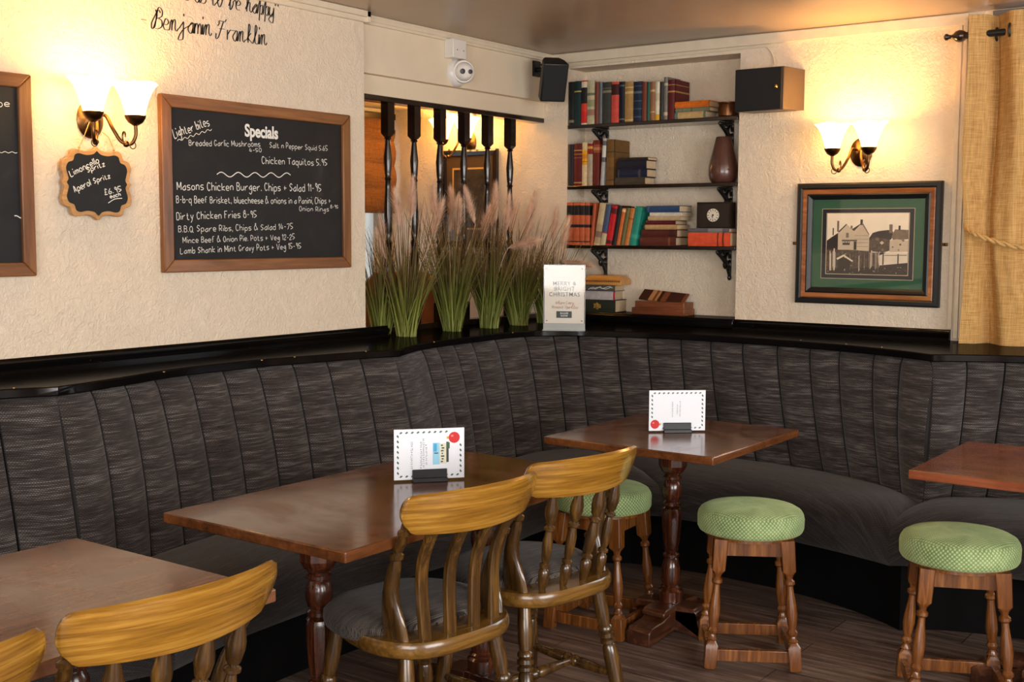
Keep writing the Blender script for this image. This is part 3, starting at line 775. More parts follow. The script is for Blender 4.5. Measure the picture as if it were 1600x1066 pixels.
dup(st, (-1.03, 3.80, 0), math.radians(24), 'low green stool at far right, in front of the reddish table')

# ------------------------------------------------------------------ chairs (front towards -x)
def seat_outline(x_from, x_to, w_front, w_mid, n=26):
    out = []
    for i in range(n):
        a = 2*PI*i/n; c, s_ = math.cos(a), math.sin(a)
        px = (abs(c)**.75)*(1 if c >= 0 else -1); py = (abs(s_)**.62)*(1 if s_ >= 0 else -1)
        u = (px+1)/2; w = w_front+(w_mid-w_front)*min(1, u*1.6)
        out.append((x_from+(x_to-x_from)*u, py*w))
    return out
def lathe_between(m, a, b, prof, seg=14):
    a, b = Vector(a), Vector(b); L = (b-a).length
    T = Matrix.Translation(a) @ Vector((0, 0, 1)).rotation_difference((b-a).normalized()).to_matrix().to_4x4()
    m.lathe([(r, t*L) for r, t in prof], seg, T)
LEG = [(.013, 0), (.017, .03), (.0185, .15), (.022, .34), (.0225, .48), (.020, .555), (.0165, .57), (.0225, .58), (.0225, .60), (.0165, .61), (.0235, .62), (.0235, .645), (.0165, .655), (.0225, .665), (.0225, .685), (.0165, .70), (.020, .76), (.021, .85), (.017, 1.0)]
STR = [(.009, 0), (.014, .2), (.017, .40), (.012, .42), (.018, .44), (.018, .47), (.012, .49), (.012, .51), (.018, .53), (.018, .56), (.012, .58), (.017, .60), (.014, .8), (.009, 1)]
SPN = [(.008, 0), (.013, .10), (.016, .17), (.0155, .22), (.009, .245), (.0155, .262), (.0155, .285), (.009, .30), (.0125, .34), (.0145, .45), (.0145, .52), (.010, .60), (.009, .615), (.0165, .635), (.0165, .655), (.009, .672), (.014, .70), (.0185, .78), (.0185, .83), (.012, .93), (.010, 1)]
CR, CTOP, CBOT = .38, .845, .752
def crest_x(y): return .252 - (CR - math.sqrt(CR*CR - y*y)) if abs(y) < CR else 0
def make_chair(label, style):
    r = thing('dining_chair', label, 'chair', (0, 0, 0), 0, 'oak pub chairs')
    m = MB(); ol = seat_outline(-.21, .205, .175, .215)
    m.rings([[Vector((x*.95, y*.95, .430)) for x, y in ol], [Vector((x*.99, y*.99, .437)) for x, y in ol], [Vector((x, y, .450)) for x, y in ol], [Vector((x*.995, y*.995, .467)) for x, y in ol], [Vector((x*.975, y*.975, .473)) for x, y in ol]])
    se = obj('seat', m, M['chair_seat'], r, 50)
    m = MB(); ol = seat_outline(-.225, .095, .185, .222, 40); loops = []; cx = -.065
    for k, z in ((1.0, .455), (1.02, .470), (1.01, .488), (.95, .500), (.8, .508), (.5, .514), (.02, .515)):
        loops.append([Vector((cx+(x-cx)*k, y*k, z)) for x, y in ol])
    m.rings(loops)
    for fi, f in enumerate(m.f): m.uv[fi] = [(m.v[j][1], m.v[j][0]) for j in f]
    obj('seat_pad', m, M['fabric_chair'], se, 55)
    m = MB()                                            # brass-headed nails along the back of the pad
    for i in range(15):
        y = -.17+.34*i/14; m.ball((.097-.06*(y/.17)**4, y, .474), .0045, 6)
    obj('nail_row', m, M['iron'], se)
    for sx, tx, bx in ((-1, -.15, -.20), (1, .12, .195)):
        for sy in (-1, 1):
            m = MB(); lathe_between(m, (bx, sy*.205, 0), (tx, sy*.145, .445), LEG, 16); obj('leg', m, M['chair_dark'], r, 45)
    at = lambda sx, z: ((-.20+.05*z/.445) if sx < 0 else (.195-.075*z/.445), .205-.06*z/.445)
    for sy in (-1, 1):
        a, b = at(-1, .16), at(1, .16); m = MB(); lathe_between(m, (a[0], sy*a[1], .16), (b[0], sy*b[1], .16), STR); obj('stretcher', m, M['chair_dark'], r)
    m = MB(); a = at(-1, .16); lathe_between(m, (-.0, -.18, .16), (-.0, .18, .16), STR); obj('stretcher', m, M['chair_dark'], r)
    # crest rail: shaped board bent round the sitter
    m = MB(); N = 36; loops = []
    for i in range(N+1):
        s = math.sin(PI/2*(-1+2*i/N)); y = s*.216; e = abs(s)
        top = CTOP + .010*(1-e*e)
        def pw(tab):
            for (a0, v0), (a1, v1) in zip(tab, tab[1:]):
                if e <= a1: return v0+(v1-v0)*(e-a0)/(a1-a0)
            return tab[-1][1]
        top -= pw([(0, 0), (.90, 0), (.95, .006), (.98, .016), (1, .034)])
        bot = CBOT - .010*(1-e*e) + pw([(0, 0), (.88, 0), (.90, .002), (.925, .013), (.95, .017), (.97, .022), (.99, .032), (1, .042)])
        th = .0125; x = crest_x(y); n = Vector((1, y/CR, 0)).normalized(); P = Vector((x, y, 0))
        rk = .030
        def q(z, o): return P + n*(o + rk*(z-.79)/.1) + Vector((0, 0, z))
        h = top-bot
        loops.append([q(bot, -th*.8), q(bot, th*.8), q(bot+.12*h, th), q(top-.22*h, th), q(top-.05*h, th*.75), q(top, .0), q(top-.04*h, -th*.8), q(top-.2*h, -th), q(bot+.12*h, -th)])
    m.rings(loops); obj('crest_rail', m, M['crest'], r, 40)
    # back posts: broad carved foot, knee, then a turned upper half
    for sy in (-1, 1):
        m = MB(); loops = []
        y0, y1 = .158, .190
        for z, xo, a, b in ((.465, .110, .048, .016), (.500, .106, .044, .0165), (.540, .100, .034, .0175), (.565, .098, .026, .019), (.585, .100, .022, .020), (.62, .108, .019, .0185), (.655, .120, .0165, .0165), (.672, .126, .0125, .0125), (.676, .128, .018, .018), (.688, .131, .018, .018), (.692, .132, .0125, .0125), (.72, .150, .0145, .0145), (.738, .160, .011, .011), (.742, .162, .0165, .0165), (.752, .165, .0165, .0165), (.757, .167, .011, .011), (.785, .178, .010, .010)):
            k = (z-.465)/.32; yy = sy*(y0+(y1-y0)*k)
            xo = xo - .010 + .012*k
            loops.append([Vector((xo+a*math.cos(2*PI*i/14), yy+b*math.sin(2*PI*i/14), z)) for i in range(14)])
        m.rings(loops); obj('back_post', m, M['chair_dark'], r, 45)
    for y in (-.115, -.040, .040, .115):
        yt = y*1.12; xb = .165-.15*y*y*4; top = Vector((crest_x(yt)-.016, yt, .760))
        if style == 'slat':
            m = MB(); loops = []
            for i in range(13):
                k = i/12; z = .468+(.765-.468)*k
                x = xb+(top.x-xb)*k - .034*math.sin(PI*k) + .006*math.sin(2*PI*k); yy = y+(yt-y)*k
                w, t = .0155, .0085
                loops.append([Vector((x-t, yy-w, z)), Vector((x-t, yy+w, z)), Vector((x+t, yy+w, z)), Vector((x+t, yy-w, z))])
            m.rings(loops); obj('slat', m, M['chair_dark'], r, 35, bevel=.003)
        else:
            m = MB(); lathe_between(m, (xb, y, .466), top, SPN); obj('spindle', m, M['chair_dark'], r, 45)
    return r
c1 = make_chair('oak chair with flat curved slats in its back, at the long table', 'slat')
c1.location = (-1.967, 2.300, 0); c1.rotation_euler = (0, 0, math.radians(-8.5))
c2 = make_chair('oak chair with turned back spindles, right of the slat-back chair at the long table', 'spindle')
c2.location = (-1.962, 2.797, 0); c2.rotation_euler = (0, 0, math.radians(-10))
dup(c2, (-1.862, 1.308, 0), math.radians(-3), 'oak spindle-back chair at lower left, its whole golden top rail in view')
dup(c2, (-1.862, .828, 0), math.radians(-3), 'oak chair cut off at the bottom left corner, only its top rail end showing')

# ------------------------------------------------------------------ menu cards in little black holders
def menu(x, y, yaw, up, l_card, l_hold, w=.207, h=.148):
    hd = thing('card_holder', l_hold, 'card holder', (x, y, .7302), yaw, 'black card holders')
    m = MB(); m.box(-.051, .051, -.022, -.002, 0, .012); m.prism([(-.051, .0), (.051, .0), (.051, .036), (-.051, .036)], -.010, -.0045); m.box(-.051, .051, .0045, .010, 0, .030); m.box(-.051, .051, -.010, .010, 0, .006)
    obj('block', m, M['plastic_black'], hd, bevel=.0015)
    c = thing('menu_card', l_card, 'menu card', (x, y, .7362), yaw, 'menu cards')
    m = MB(); m.box(-w/2, w/2, -.0015, .0015, 0, h); cd = obj('card', m, M['page_white'], c, 0)
    g = MB(); yb = -.0021
    def sprig(px, pz, a):
        for k in (-1, 1):
            pts = []
            for i in range(7):
                t = i/6; pts.append((t*.0085-.00425+k*.001, k*(.0028*math.sin(PI*t)+.0003)))
            ol = pts + [(.0042+k*.001, 0)]
            ca, sa = math.cos(a), math.sin(a)
            g.add([(px+u*ca-v*sa, yb, pz+u*sa+v*ca) for u, v in ol], [tuple(range(len(ol)))])
    nx, nz = 11, 8
    bx_, bz_ = (w/2-.030, h-.028) if up else (-w/2+.022, .024)
    for i in range(nx):
        px = -w/2+.020+(w-.04)*i/(nx-1)
        for pz in (.010, h-.010):
            if (Vector((px, pz))-Vector((bx_, bz_))).length > .028: sprig(px, pz, 0)
    for i in range(nz):
        pz = .020+(h-.040)*i/(nz-1)
        for px in (-w/2+.011, w/2-.011):
            if (Vector((px, pz))-Vector((bx_, bz_))).length > .026: sprig(px, pz, PI/2)
    obj('holly_border', g, plain('green_print', (44, 84, 52), .6), cd, 0)
    b = MB(); b.add([(bx_+.0165*math.cos(2*PI*i/24), yb, bz_+.0165*math.sin(2*PI*i/24)) for i in range(24)], [tuple(range(24))])
    b.add([(bx_-.006+.004*math.cos(2*PI*i/12), yb-.0003, bz_+.005+.003*math.sin(2*PI*i/12)) for i in range(12)], [tuple(range(12))], mi=1)
    sg = -1 if up else 1
    b.add([(bx_+sg*.016, yb-.0002, bz_-.004), (bx_+sg*.022, yb-.0002, bz_-.0035), (bx_+sg*.022, yb-.0002, bz_+.0035), (bx_+sg*.016, yb-.0002, bz_+.004)], [(0, 1, 2, 3)], mi=2)
    obj('bauble', b, [plain('red_print', (206, 26, 26), .5), plain('pale_red_print', (240, 130, 120), .5), plain('gold_print', (206, 160, 60), .5)], cd, 0)
    t = MB(); random.seed(11 if up else 12)
    def column(px, z0, z1, hgt):                        # a line of small print running up the card
        z = z0
        while z < z1:
            l = random.uniform(.003, .006)
            for _ in range(2):
                u = random.uniform(-.5, .5)*hgt
                t.add([(px+u-.0004, yb, z), (px+u+.0004, yb, z), (px+u+.0004, yb, z+l*.6), (px+u-.0004, yb, z+l*.6)], [(0, 1, 2, 3)])
            t.add([(px-hgt/2, yb, z+l*.3), (px+hgt/2, yb, z+l*.3), (px+hgt/2, yb, z+l*.3+.0007), (px-hgt/2, yb, z+l*.3+.0007)], [(0, 1, 2, 3)])
            z += l+random.choice((.0006, .0006, .002))
    if up:
        column(-.052, .032, .112, .006); column(-.024, .032, .114, .005); column(-.017, .034, .118, .0045); column(-.009, .042, .104, .0045)
    else:
        column(-.018, .050, .105, .0035); column(.0, .060, .094, .003); column(.010, .052, .106, .0035)
    obj('print', t, M['grey_ink'], cd, 0)
    if up:
        p = MB()
        def quad(x0, x1, z0, z1, mi, d=0.0): p.add([(x0, yb-d, z0), (x1, yb-d, z0), (x1, yb-d, z1), (x0, yb-d, z1)], [(0, 1, 2, 3)], mi=mi)
        quad(.010, .030, .042, .106, 0); quad(.030, .052, .044, .104, 1, .0002); quad(.012, .022, .080, .104, 2, .0003)
        for k in range(7): quad(.034+.002*(k % 2), .040+.002*(k % 3), .048+.008*k, .052+.008*k, 3, .0004)
        quad(.050, .057, .048, .108, 3, .0003); quad(.052, .060, .088, .106, 4, .0004); quad(.014, .026, .074, .077, 3, .0005)
        obj('picture', p, [plain('pale_sky_print', (150, 210, 236), .5), plain('cream_house_print', (222, 220, 196), .5), plain('blue_sky_print', (70, 170, 220), .5), plain('dark_house_print', (60, 66, 62), .5), plain('green_tree_print', (60, 96, 60), .5)], cd, 0)
menu(-2.222, 2.648, math.radians(50), True, 'white menu card on the long table, red bauble at top right and a house picture', 'black holder gripping the white card on the long table')
menu(-2.060, 3.858, math.radians(41), False, 'white menu card on the square table, red bauble at bottom left', 'black holder gripping the white card on the square table', .208, .148)
# ------------------------------------------------------------------ chalkboards (local: x along the wall, -y into the room)
random.seed(21)
def chalkboard_thing(name, label, loc, rot, w, h, fw_, lines, swash=()):
    r = thing(name, label, 'chalkboard', loc, rot)
    m = MB()
    def rail(ol, mi):                                   # one mitred length of frame, rebate on the inner side
        m.prism(ol, -.026, -.002, mi=mi)
    a, b = w/2, h/2; f = fw_
    rail([(-a, b), (a, b), (a-f, b-f), (-a+f, b-f)], 0); rail([(-a, -b), (-a+f, -b+f), (a-f, -b+f), (a, -b)], 0)
    rail([(-a, b), (-a+f, b-f), (-a+f, -b+f), (-a, -b)], 1); rail([(a, b), (a, -b), (a-f, -b+f), (a-f, b-f)], 1)
    obj('frame', m, [M['frame_pine'], M['frame_pine_v']], r, 30, bevel=.004)
    m = MB(); m.box(-a+f-.004, a-f+.004, -.014, -.003, -b+f-.004, b-f+.004); obj('slate_panel', m, M['board'], r, 0)
    m = MB()
    for ln in lines:
        txt, p0, p1, cap = ln[:4]
        if txt == '~':
            n = 46; pts = [Vector((p0[0]+(p1[0]-p0[0])*i/n, p0[1]+(p1[1]-p0[1])*i/n+cap*math.sin(2*PI*ln[4]*i/n), 0)) for i in range(n+1)]
            ribbon(m, pts, ln[5], -.0147)
        else:
            for st in text_strokes(txt, p0, p1, cap, jitter=.35): ribbon(m, st, max(.0020, cap*.10), -.0147)
    for s in swash: s(m)
    obj('chalk_lettering', m, M['chalk'], r, 0)
    return r
RL = PI/2
SP = [("Lighter bites", (2.848, 1.792), (3.010, 1.850), .032), ("Breaded Garlic Mushrooms", (2.913, 1.769), (3.259, 1.785), .021), ("4-50", (3.205, 1.762), (3.265, 1.765), .014),
 ("Salt n Pepper Squid 5.65", (3.31, 1.785), (3.63, 1.79), .020), ("Chicken Taquitos 5.95", (3.268, 1.72), (3.626, 1.729), .026), ('~', (3.041, 1.668), (3.419, 1.681), .009, 4.5, .0035), ('~', (2.86, 1.782), (3.02, 1.836), .004, 6, .0022),
 ("Masons Chicken Burger. Chips + Salad 11-95", (2.855, 1.605), (3.59, 1.621), .029), ("B-b-q Beef Brisket, bluecheese & onions in a Panini, Chips +", (2.85, 1.557), (3.645, 1.572), .024),
 ("Onion Rings", (3.466, 1.539), (3.634, 1.539), .019), ("8-95", (3.645, 1.553), (3.689, 1.553), .013), ("Dirty Chicken Fries 8-95", (2.85, 1.495), (3.235, 1.509), .026),
 ("B.B.Q Spare Ribs, Chips & Salad 14-75", (2.857, 1.45), (3.428, 1.464), .022), ("Mince Beef & Onion Pie. Pots + Veg 12-25", (2.876, 1.41), (3.437, 1.423), .021), ("Lamb Shank in Mint Gravy Pots + Veg 15-95", (2.864, 1.371), (3.472, 1.386), .022)]
cy_, cz_ = 3.271, 1.6245
def rel(lines): return [(l[0], (l[1][0]-cy_, l[1][1]-cz_), (l[2][0]-cy_, l[2][1]-cz_)) + tuple(l[3:]) for l in lines]
def specials(m): put_text(m, font_text('Specials', .066, .0022, .86, 0, 'CENTER', .98), 3.268-cy_, 1.8215-cz_, -.0148)
chalkboard_thing('specials_chalkboard', 'large wood-framed chalkboard headed Specials, covered in white handwritten dishes', (XL, cy_, cz_), RL, .975, .644, .046, rel(SP), [specials])
cy_, cz_ = 1.79, 1.63
LB = [('~', (2.205, 1.50), (2.235, 1.494), .002, 1, .003), ('~', (2.10, 1.70), (2.222, 1.704), .002, 5, .0018), ('oe', (2.16, 1.845), (2.20, 1.85), .022)]
chalkboard_thing('wall_chalkboard', 'wood-framed chalkboard cut off by the left edge, left of the wall lamp', (XL, cy_, cz_), RL, .966, .652, .045, rel(LB))

# small hanging sign with a shaped edge
sg = thing('hanging_sign', 'small scallop-edged chalk sign hung on string below the left wall lamp', 'sign', (XL, 2.508, 1.615), RL)
def sign_outline(k):
    pts = [(0, .126), (.016, .113), (.045, .108), (.075, .113), (.092, .107), (.098, .090), (.104, .083), (.121, .076), (.130, .055), (.125, .032), (.121, .014), (.128, 0), (.121, -.014), (.125, -.032), (.130, -.055), (.121, -.076), (.104, -.083), (.098, -.090), (.092, -.107), (.075, -.113), (.045, -.108), (.016, -.113), (0, -.126)]
    full = pts + [(-x, z) for x, z in reversed(pts[1:-1])]
    sm = smooth_curve([Vector((x, z, 0)) for x, z in full+[full[0]]], 4)[:-1]
    return [((1-k)*p.x*1.06, p.y*(1-k)) for p in sm]
m = MB(); m.prism(sign_outline(0), -.030, -.014); obj('backing', m, M['sign_wood'], sg, 30, bevel=.002)
m = MB(); m.prism(sign_outline(.13), -.0315, -.029); obj('slate_panel', m, M['board'], sg, 30)
m = MB()
for x0, x1, zt in ((-.070, -.030, .205), (.066, .020, .175)):
    m.tube([(x0, -.032, .104), (x0, -.034, .118), ((x0+x1)/2, -.036, .16), (x1, -.036, zt)], .0016, 6)
    m.ball((x0, -.033, .117), .0045, 8)
obj('string', m, M['rope'], sg)
m = MB()
for txt, p0, p1, cap in (("Limoncello", (2.405, 1.634), (2.515, 1.686), .021), ("Spritz", (2.470, 1.650), (2.538, 1.676), .017), ("Aperol", (2.418, 1.582), (2.481, 1.608), .021), ("Spritz", (2.494, 1.614), (2.558, 1.636), .017), ("\u00a36.95", (2.535, 1.577), (2.602, 1.591), .018), ("each", (2.556, 1.566), (2.598, 1.575), .013)):
    for s_ in text_strokes(txt, (p0[0]-2.508, p0[1]-1.615), (p1[0]-2.508, p1[1]-1.615), cap, jitter=.2): ribbon(m, s_, .0027, -.0321)
ribbon(m, smooth_curve([Vector((.039, -.066, 0)), Vector((.065, -.052, 0)), Vector((.096, -.048, 0))], 6), .0027, -.0321)
obj('chalk_lettering', m, M['chalk'], sg, 0)

# vinyl quotation high on the left wall
q = MB()
for txt, p0, p1, cap in (("and wants us to be happy\"", (2.66, 2.296), (3.372, 2.300), .060), ("-", (2.717, 2.176), (2.742, 2.176), .055), ("Benjamin", (2.775, 2.176), (3.040, 2.184), .066), ("Franklin", (3.066, 2.178), (3.314, 2.184), .066)):
    for s_ in text_strokes(txt, (p0[0]-3.0, p0[1]-2.2), (p1[0]-3.0, p1[1]-2.2), cap, True, .12, 0, 1.1): ribbon(q, s_, .003, -.0012, (.0020, .0056))
wq = obj('wall_lettering', q, M['ink'], None, 0, loc=(XL, 3.0, 2.2)); wq.rotation_euler = (0, 0, RL)
tag(wq, 'black script quotation lettered high on the cream left wall above the chalkboard', 'lettering')

# ------------------------------------------------------------------ wall lamps
def make_sconce(label, loc, rot):
    r = thing('wall_lamp', label, 'lamp', loc, rot, 'twin-shade wall lamps')
    m = MB(); T = Matrix.Rotation(PI/2, 4, 'X')
    m.lathe([(.050, 0), (.052, .006), (.046, .012), (.030, .020), (.020, .026), (.006, .029)], 28, T @ Matrix.Scale(1.25, 4, (0, 1, 0)))
    obj('backplate', m, M['brass'], r)
    for s in (-1, 1):
        X = .083*s
        m = MB()
        pth = smooth_curve([Vector(p) for p in ((0.012*s, -.02, .01), (.022*s, -.060, .012), (.030*s, -.085, -.03), (.050*s, -.105, -.075), (.072*s, -.128, -.083), (.083*s, -.14, -.055), (.083*s, -.14, -.018))], 6)
        m.tube(pth, .0062, 10)
        m.ball((.060*s, -.118, -.084), .011, 10)
        am = obj('arm', m, M['brass'], r)
        m = MB(); c = []
        for i in range(15):
            a = -PI/2+1.6*PI*i/14; rr = .022-.010*i/14
            c.append((.055*s+.0*i, -.115+rr*math.cos(a)*.5*s*s, -.058+rr*math.sin(a)))
        m.tube(c, .0028, 8)
        c = [(.075*s+.012*math.cos(2*PI*i/16), -.134, -.088+.012*math.sin(2*PI*i/16)) for i in range(17)]; m.tube(c, .002, 6)
        obj('scroll', m, M['brass'], am)
        Tc = Matrix.Translation((X, -.14, 0))
        m = MB(); m.lathe([(.008, -.022), (.014, -.018), (.024, -.012), (.033, .002), (.036, .012), (.030, .013)], 20, Tc); obj('cup', m, M['brass'], am)
        m = MB(); out = []; inn = []
        for z, rr, sq in ((.012, .030, 0), (.025, .034, .05), (.045, .040, .12), (.070, .048, .2), (.095, .059, .28), (.112, .071, .34), (.120, .080, .38)):
            lo = []; li = []
            for i in range(32):
                a = 2*PI*i/32+PI/4; k = 1+sq*.28*(abs(math.cos(2*(a)))**3-.4)
                lo.append(Tc @ Vector((rr*k*math.cos(a), rr*k*math.sin(a), z+.006*sq*math.cos(4*a)))); k2 = k*(rr-.003)/rr
                li.append(Tc @ Vector((rr*k2*math.cos(a), rr*k2*math.sin(a), z+.001+.006*sq*math.cos(4*a))))
            out.append(lo); inn.append(li)
        m.rings(out+inn[::-1]); sh = obj('shade', m, M['shade'], r, 60)
        m = MB(); m.lathe([(.008, .015), (.012, .05), (.014, .085), (.011, .115), (.004, .131)], 14, Tc); obj('bulb', m, M['bulb'], sh)
        d = bpy.data.lights.new('lamp_light', 'POINT'); d.energy = LAMP_W; d.color = (1.0, .48, .11); d.shadow_soft_size = .019
        lo = bpy.data.objects.new('lamp_light', d); COL.objects.link(lo); lo.parent = r; lo.location = (X, -.14, .096)
    return r
LAMP_W = 15.0
l0 = make_sconce('twin-shade lit wall lamp between two chalkboards on the left wall', (XL, 2.503, 1.832), RL)
dup(l0, (-1.955, YR, 1.824), 0, 'twin-shade lit wall lamp above the framed village photograph')
l3 = dup(l0, (-4.215, YR, 1.96), 0, 'twin-shade lit wall lamp seen through the spindle screen')
for o in l3.children:
    if o.type == 'LIGHT': o.data = o.data.copy(); o.data.energy = LAMP_W*3.2      # extra power added to brighten the next room's wall

# ------------------------------------------------------------------ framed photograph on the right wall
pf = thing('framed_photograph', 'dark-framed sepia village photograph in a green mount below a wall lamp', 'picture', (-1.914, YR, 1.410), 0)
W, H = .668, .556
m = MB(); m.frame(W, H, [(0, .002), (0, .022), (.008, .030), (.022, .032), (.028, .026)]); m.frame(W-.056, H-.056, [(0.0, .004), (0, .026), (.004, .029)] + [(.022, .024), (.022, .004)], mi=1)
m.frame(W-.100, H-.100, [(0, .004), (0, .024), (.006, .027), (.020, .020), (.026, .012), (.026, .004)])
obj('frame', m, [M['plastic_black'], M['frame_gold']], pf, 35)
m = MB(); m.box(-.26, .26, -.010, -.006, -.205, .205); obj('green_mount', m, plain('green_mount_board', (42, 88, 58), .6, var=.06), pf, 0)
m = MB(); m.frame(.428, .322, [(0, .0102), (0, .0112), (.0025, .0112), (.0025, .0102)]); obj('mount_line', m, M['page'], pf, 0)
m = MB(); m.box(-.212, .212, -.0112, -.0100, -.159, .159); obj('black_mount', m, plain('black_mount_board', (22, 22, 30), .6), pf, 0)
m = MB(); m.frame(.384, .282, [(0, .0112), (0, .0120), (.003, .0120), (.003, .0112)]); obj('mount_line', m, M['page'], pf, 0)
SEP = [plain('sepia_sky', (248, 230, 202), .6, var=.05), plain('sepia_pale_boards', (206, 184, 154), .6, var=.08), plain('sepia_mid', (128, 106, 84), .6, var=.2, vs=60), plain('sepia_dark', (52, 40, 32), .6, var=.4, vs=90), plain('sepia_hedge', (88, 70, 54), .6, var=.65, vs=120), plain('sepia_path', (232, 214, 186), .6, var=.08)]
m = MB(); random.seed(5); lay = [.01215]
def pg(pts, mi):
    lay[0] += .00001
    m.add([(-.188+.376*u, -lay[0], .138-.276*v) for u, v in pts], [tuple(range(len(pts)))], mi=mi)
pg([(0, 0), (1, 0), (1, .64), (0, .64)], 0)
pg([(0, .45), (.05, .40), (.14, .32), (.14, .60), (0, .60)], 3); pg([(.07, .24), (.085, .24), (.085, .36), (.07, .36)], 3); pg([(.125, .12), (.15, .12), (.15, .30), (.125, .30)], 2)
pg([(.14, .30), (.24, .17), (.34, .29), (.43, .16), (.53, .34), (.53, .62), (.14, .62)], 1)
pg([(.14, .30), (.24, .17), (.25, .18), (.155, .31)], 3); pg([(.31, .26), (.41, .175), (.43, .16), (.34, .29)], 3); pg([(.415, .10), (.445, .10), (.445, .19), (.415, .19)], 3); pg([(.295, .20), (.32, .20), (.32, .25), (.295, .25)], 2)
pg([(.43, .16), (.45, .165), (.53, .34), (.52, .35)], 2)
for v in (.36, .42, .48, .54): pg([(.35, v), (.52, v), (.52, v+.006), (.35, v+.006)], 2)
pg([(.24, .32), (.275, .32), (.275, .40), (.24, .40)], 2); pg([(.19, .435), (.38, .435), (.38, .455), (.19, .455)], 3); pg([(.20, .46), (.29, .46), (.29, .52), (.20, .52)], 3); pg([(.34, .46), (.375, .46), (.375, .60), (.34, .60)], 3)
for i in range(3): pg([(.205+.03*i, .465), (.225+.03*i, .465), (.225+.03*i, .485), (.205+.03*i, .485)], 1)
pg([(.53, .40), (.57, .32), (.64, .29), (.76, .27), (.82, .30), (.80, .42), (.53, .62)], 3); pg([(.77, .18), (.81, .18), (.81, .32), (.77, .32)], 2); pg([(.80, .38), (.84, .26), (1, .27), (1, .42), (.82, .44)], 2); pg([(.88, .20), (.905, .20), (.905, .27), (.88, .27)], 3)
pg([(.53, .45), (.58, .39), (.66, .40), (.78, .42), (.80, .60), (.70, .64), (.53, .62)], 4); pg([(.78, .44), (.86, .42), (1, .44), (1, .62), (.78, .63)], 1)
for i in range(14): x, y, s = random.uniform(.58, .98), random.uniform(.42, .6), random.uniform(.01, .03); pg([(x-s, y), (x, y-s*1.2), (x+s, y), (x, y+s*1.2)], random.choice((1, 2, 3, 4)))
pg([(0, .60), (.3, .60), (.55, .62), (.68, .70), (.66, .88), (.4, .95), (0, .97)], 4); pg([(.64, .70), (.74, .64), (1, .64), (1, .84), (.66, .86)], 5); pg([(0, .93), (.4, .90), (.66, .85), (1, .80), (1, 1), (0, 1)], 3)
for i in range(46):
    x = random.uniform(.0, .66); a = random.uniform(.60, .70); pg([(x, a), (x+.006, a), (x+.008, a+.26), (x+.002, a+.26)], random.choice((1, 2, 3, 5)))
for i in range(60):
    x, y = random.uniform(.0, 1), random.uniform(.86, .99); pg([(x, y), (x+.012, y-.006), (x+.02, y+.008)], random.choice((2, 4, 4, 1)))
pg([(.13, .74), (.22, .68), (.34, .78), (.33, .80), (.22, .71), (.14, .77)], 5); pg([(.15, .78), (.22, .72), (.31, .80), (.30, .92), (.15, .92)], 3)
for x in (.70, .88): pg([(x, .66), (x+.015, .66), (x+.015, .84), (x, .84)], 3)
pg([(.72, .68), (.99, .67), (.99, .685), (.72, .69)], 2); pg([(.04, .62), (.05, .62), (.06, .95), (.045, .95)], 5); pg([(.09, .58), (.105, .58), (.11, .94), (.095, .94)], 5)
obj('photograph', m, SEP, pf, 0)
m = MB(); m.box(-.258, .258, -.0150, -.0142, -.202, .202); obj('glazing', m, M['glass'], pf, 0)
for s in (-1, 1):
    m = MB(); m.box(-.018, .018, -.004, 0, -.007, .007, Matrix.Translation((s*(W/2+.006), 0, .0)));  m.lathe([(.006, 0), (.006, .004), (.002, .006)], 10, Matrix.Translation((s*(W/2+.015), -.004, 0)) @ Matrix.Rotation(PI/2, 4, 'X')); obj('fixing_plate', m, M['brass'], pf)

# picture in the next room
p3 = thing('framed_print', 'dark-framed print in the next room, seen between the dark spindles', 'picture', (-4.207, YR, 1.645), 0)
m = MB(); m.frame(.40, .545, [(0, .002), (0, .024), (.010, .028), (.030, .020), (.034, .010), (.034, .002)]); obj('frame', m, M['spindle'], p3, 30)
m = MB(); m.box(-.17, .17, -.010, -.004, -.24, .24); obj('brown_mount', m, plain('brown_mount_board', (84, 60, 34), .6), p3, 0)
m = MB(); m.frame(.244, .348, [(0, .0102), (0, .0116), (.010, .0116), (.010, .0102)]); obj('mount_line', m, plain('gilt_slip', (214, 166, 92), .5), p3, 0)
t = NT('mottled_grey_print').set(.5); t.link(t.ramp(t.noise(t.coords(), 14, 6, .7), [(.35, (26, 22, 18)), (.55, (74, 64, 50)), (.75, (132, 114, 86))]), t.b.inputs['Base Color'])
m = MB(); m.box(-.116, .116, -.0112, -.0100, -.168, .168); obj('printed_picture', m, t.m, p3, 0)
m = MB(); m.box(-.17, .17, -.0140, -.0132, -.238, .238); obj('glazing', m, M['glass'], p3, 0)

# ------------------------------------------------------------------ loudspeakers, camera
sp = thing('loudspeaker', 'small black angled loudspeaker on a bracket in the room corner, left of the top books', 'loudspeaker', (-3.662, 5.235, 2.315), 0)
m = MB(); m.box(-.0, .012, -.030, .030, -.045, .035); m.tube([(.01, 0, -.01), (.05, 0, -.012), (.085, 0, -.015)], .012, 10); m.ball((.055, 0, 0.012), .020, 12, .5); m.tube([(.055, 0, -.03), (.055, 0, .014)], .010, 10)
obj('bracket', m, M['plastic_black'], sp)
fv = Vector((.70, -.62, -.42)).normalized(); uv_ = (Vector((0, 0, 1))-fv*fv.z).normalized(); rv = uv_.cross(fv)
Tb = Matrix(((rv.x, -fv.x, uv_.x, .175), (rv.y, -fv.y, uv_.y, -.10), (rv.z, -fv.z, uv_.z, -.085), (0, 0, 0, 1)))
m = MB(); m.plan([(-.066, -.050), (.066, -.050), (.060, .02), (.040, .065), (-.040, .065), (-.060, .02)], -.100, .100); 
for i, v in enumerate(m.v): m.v[i] = tuple(Tb @ Vector(v))
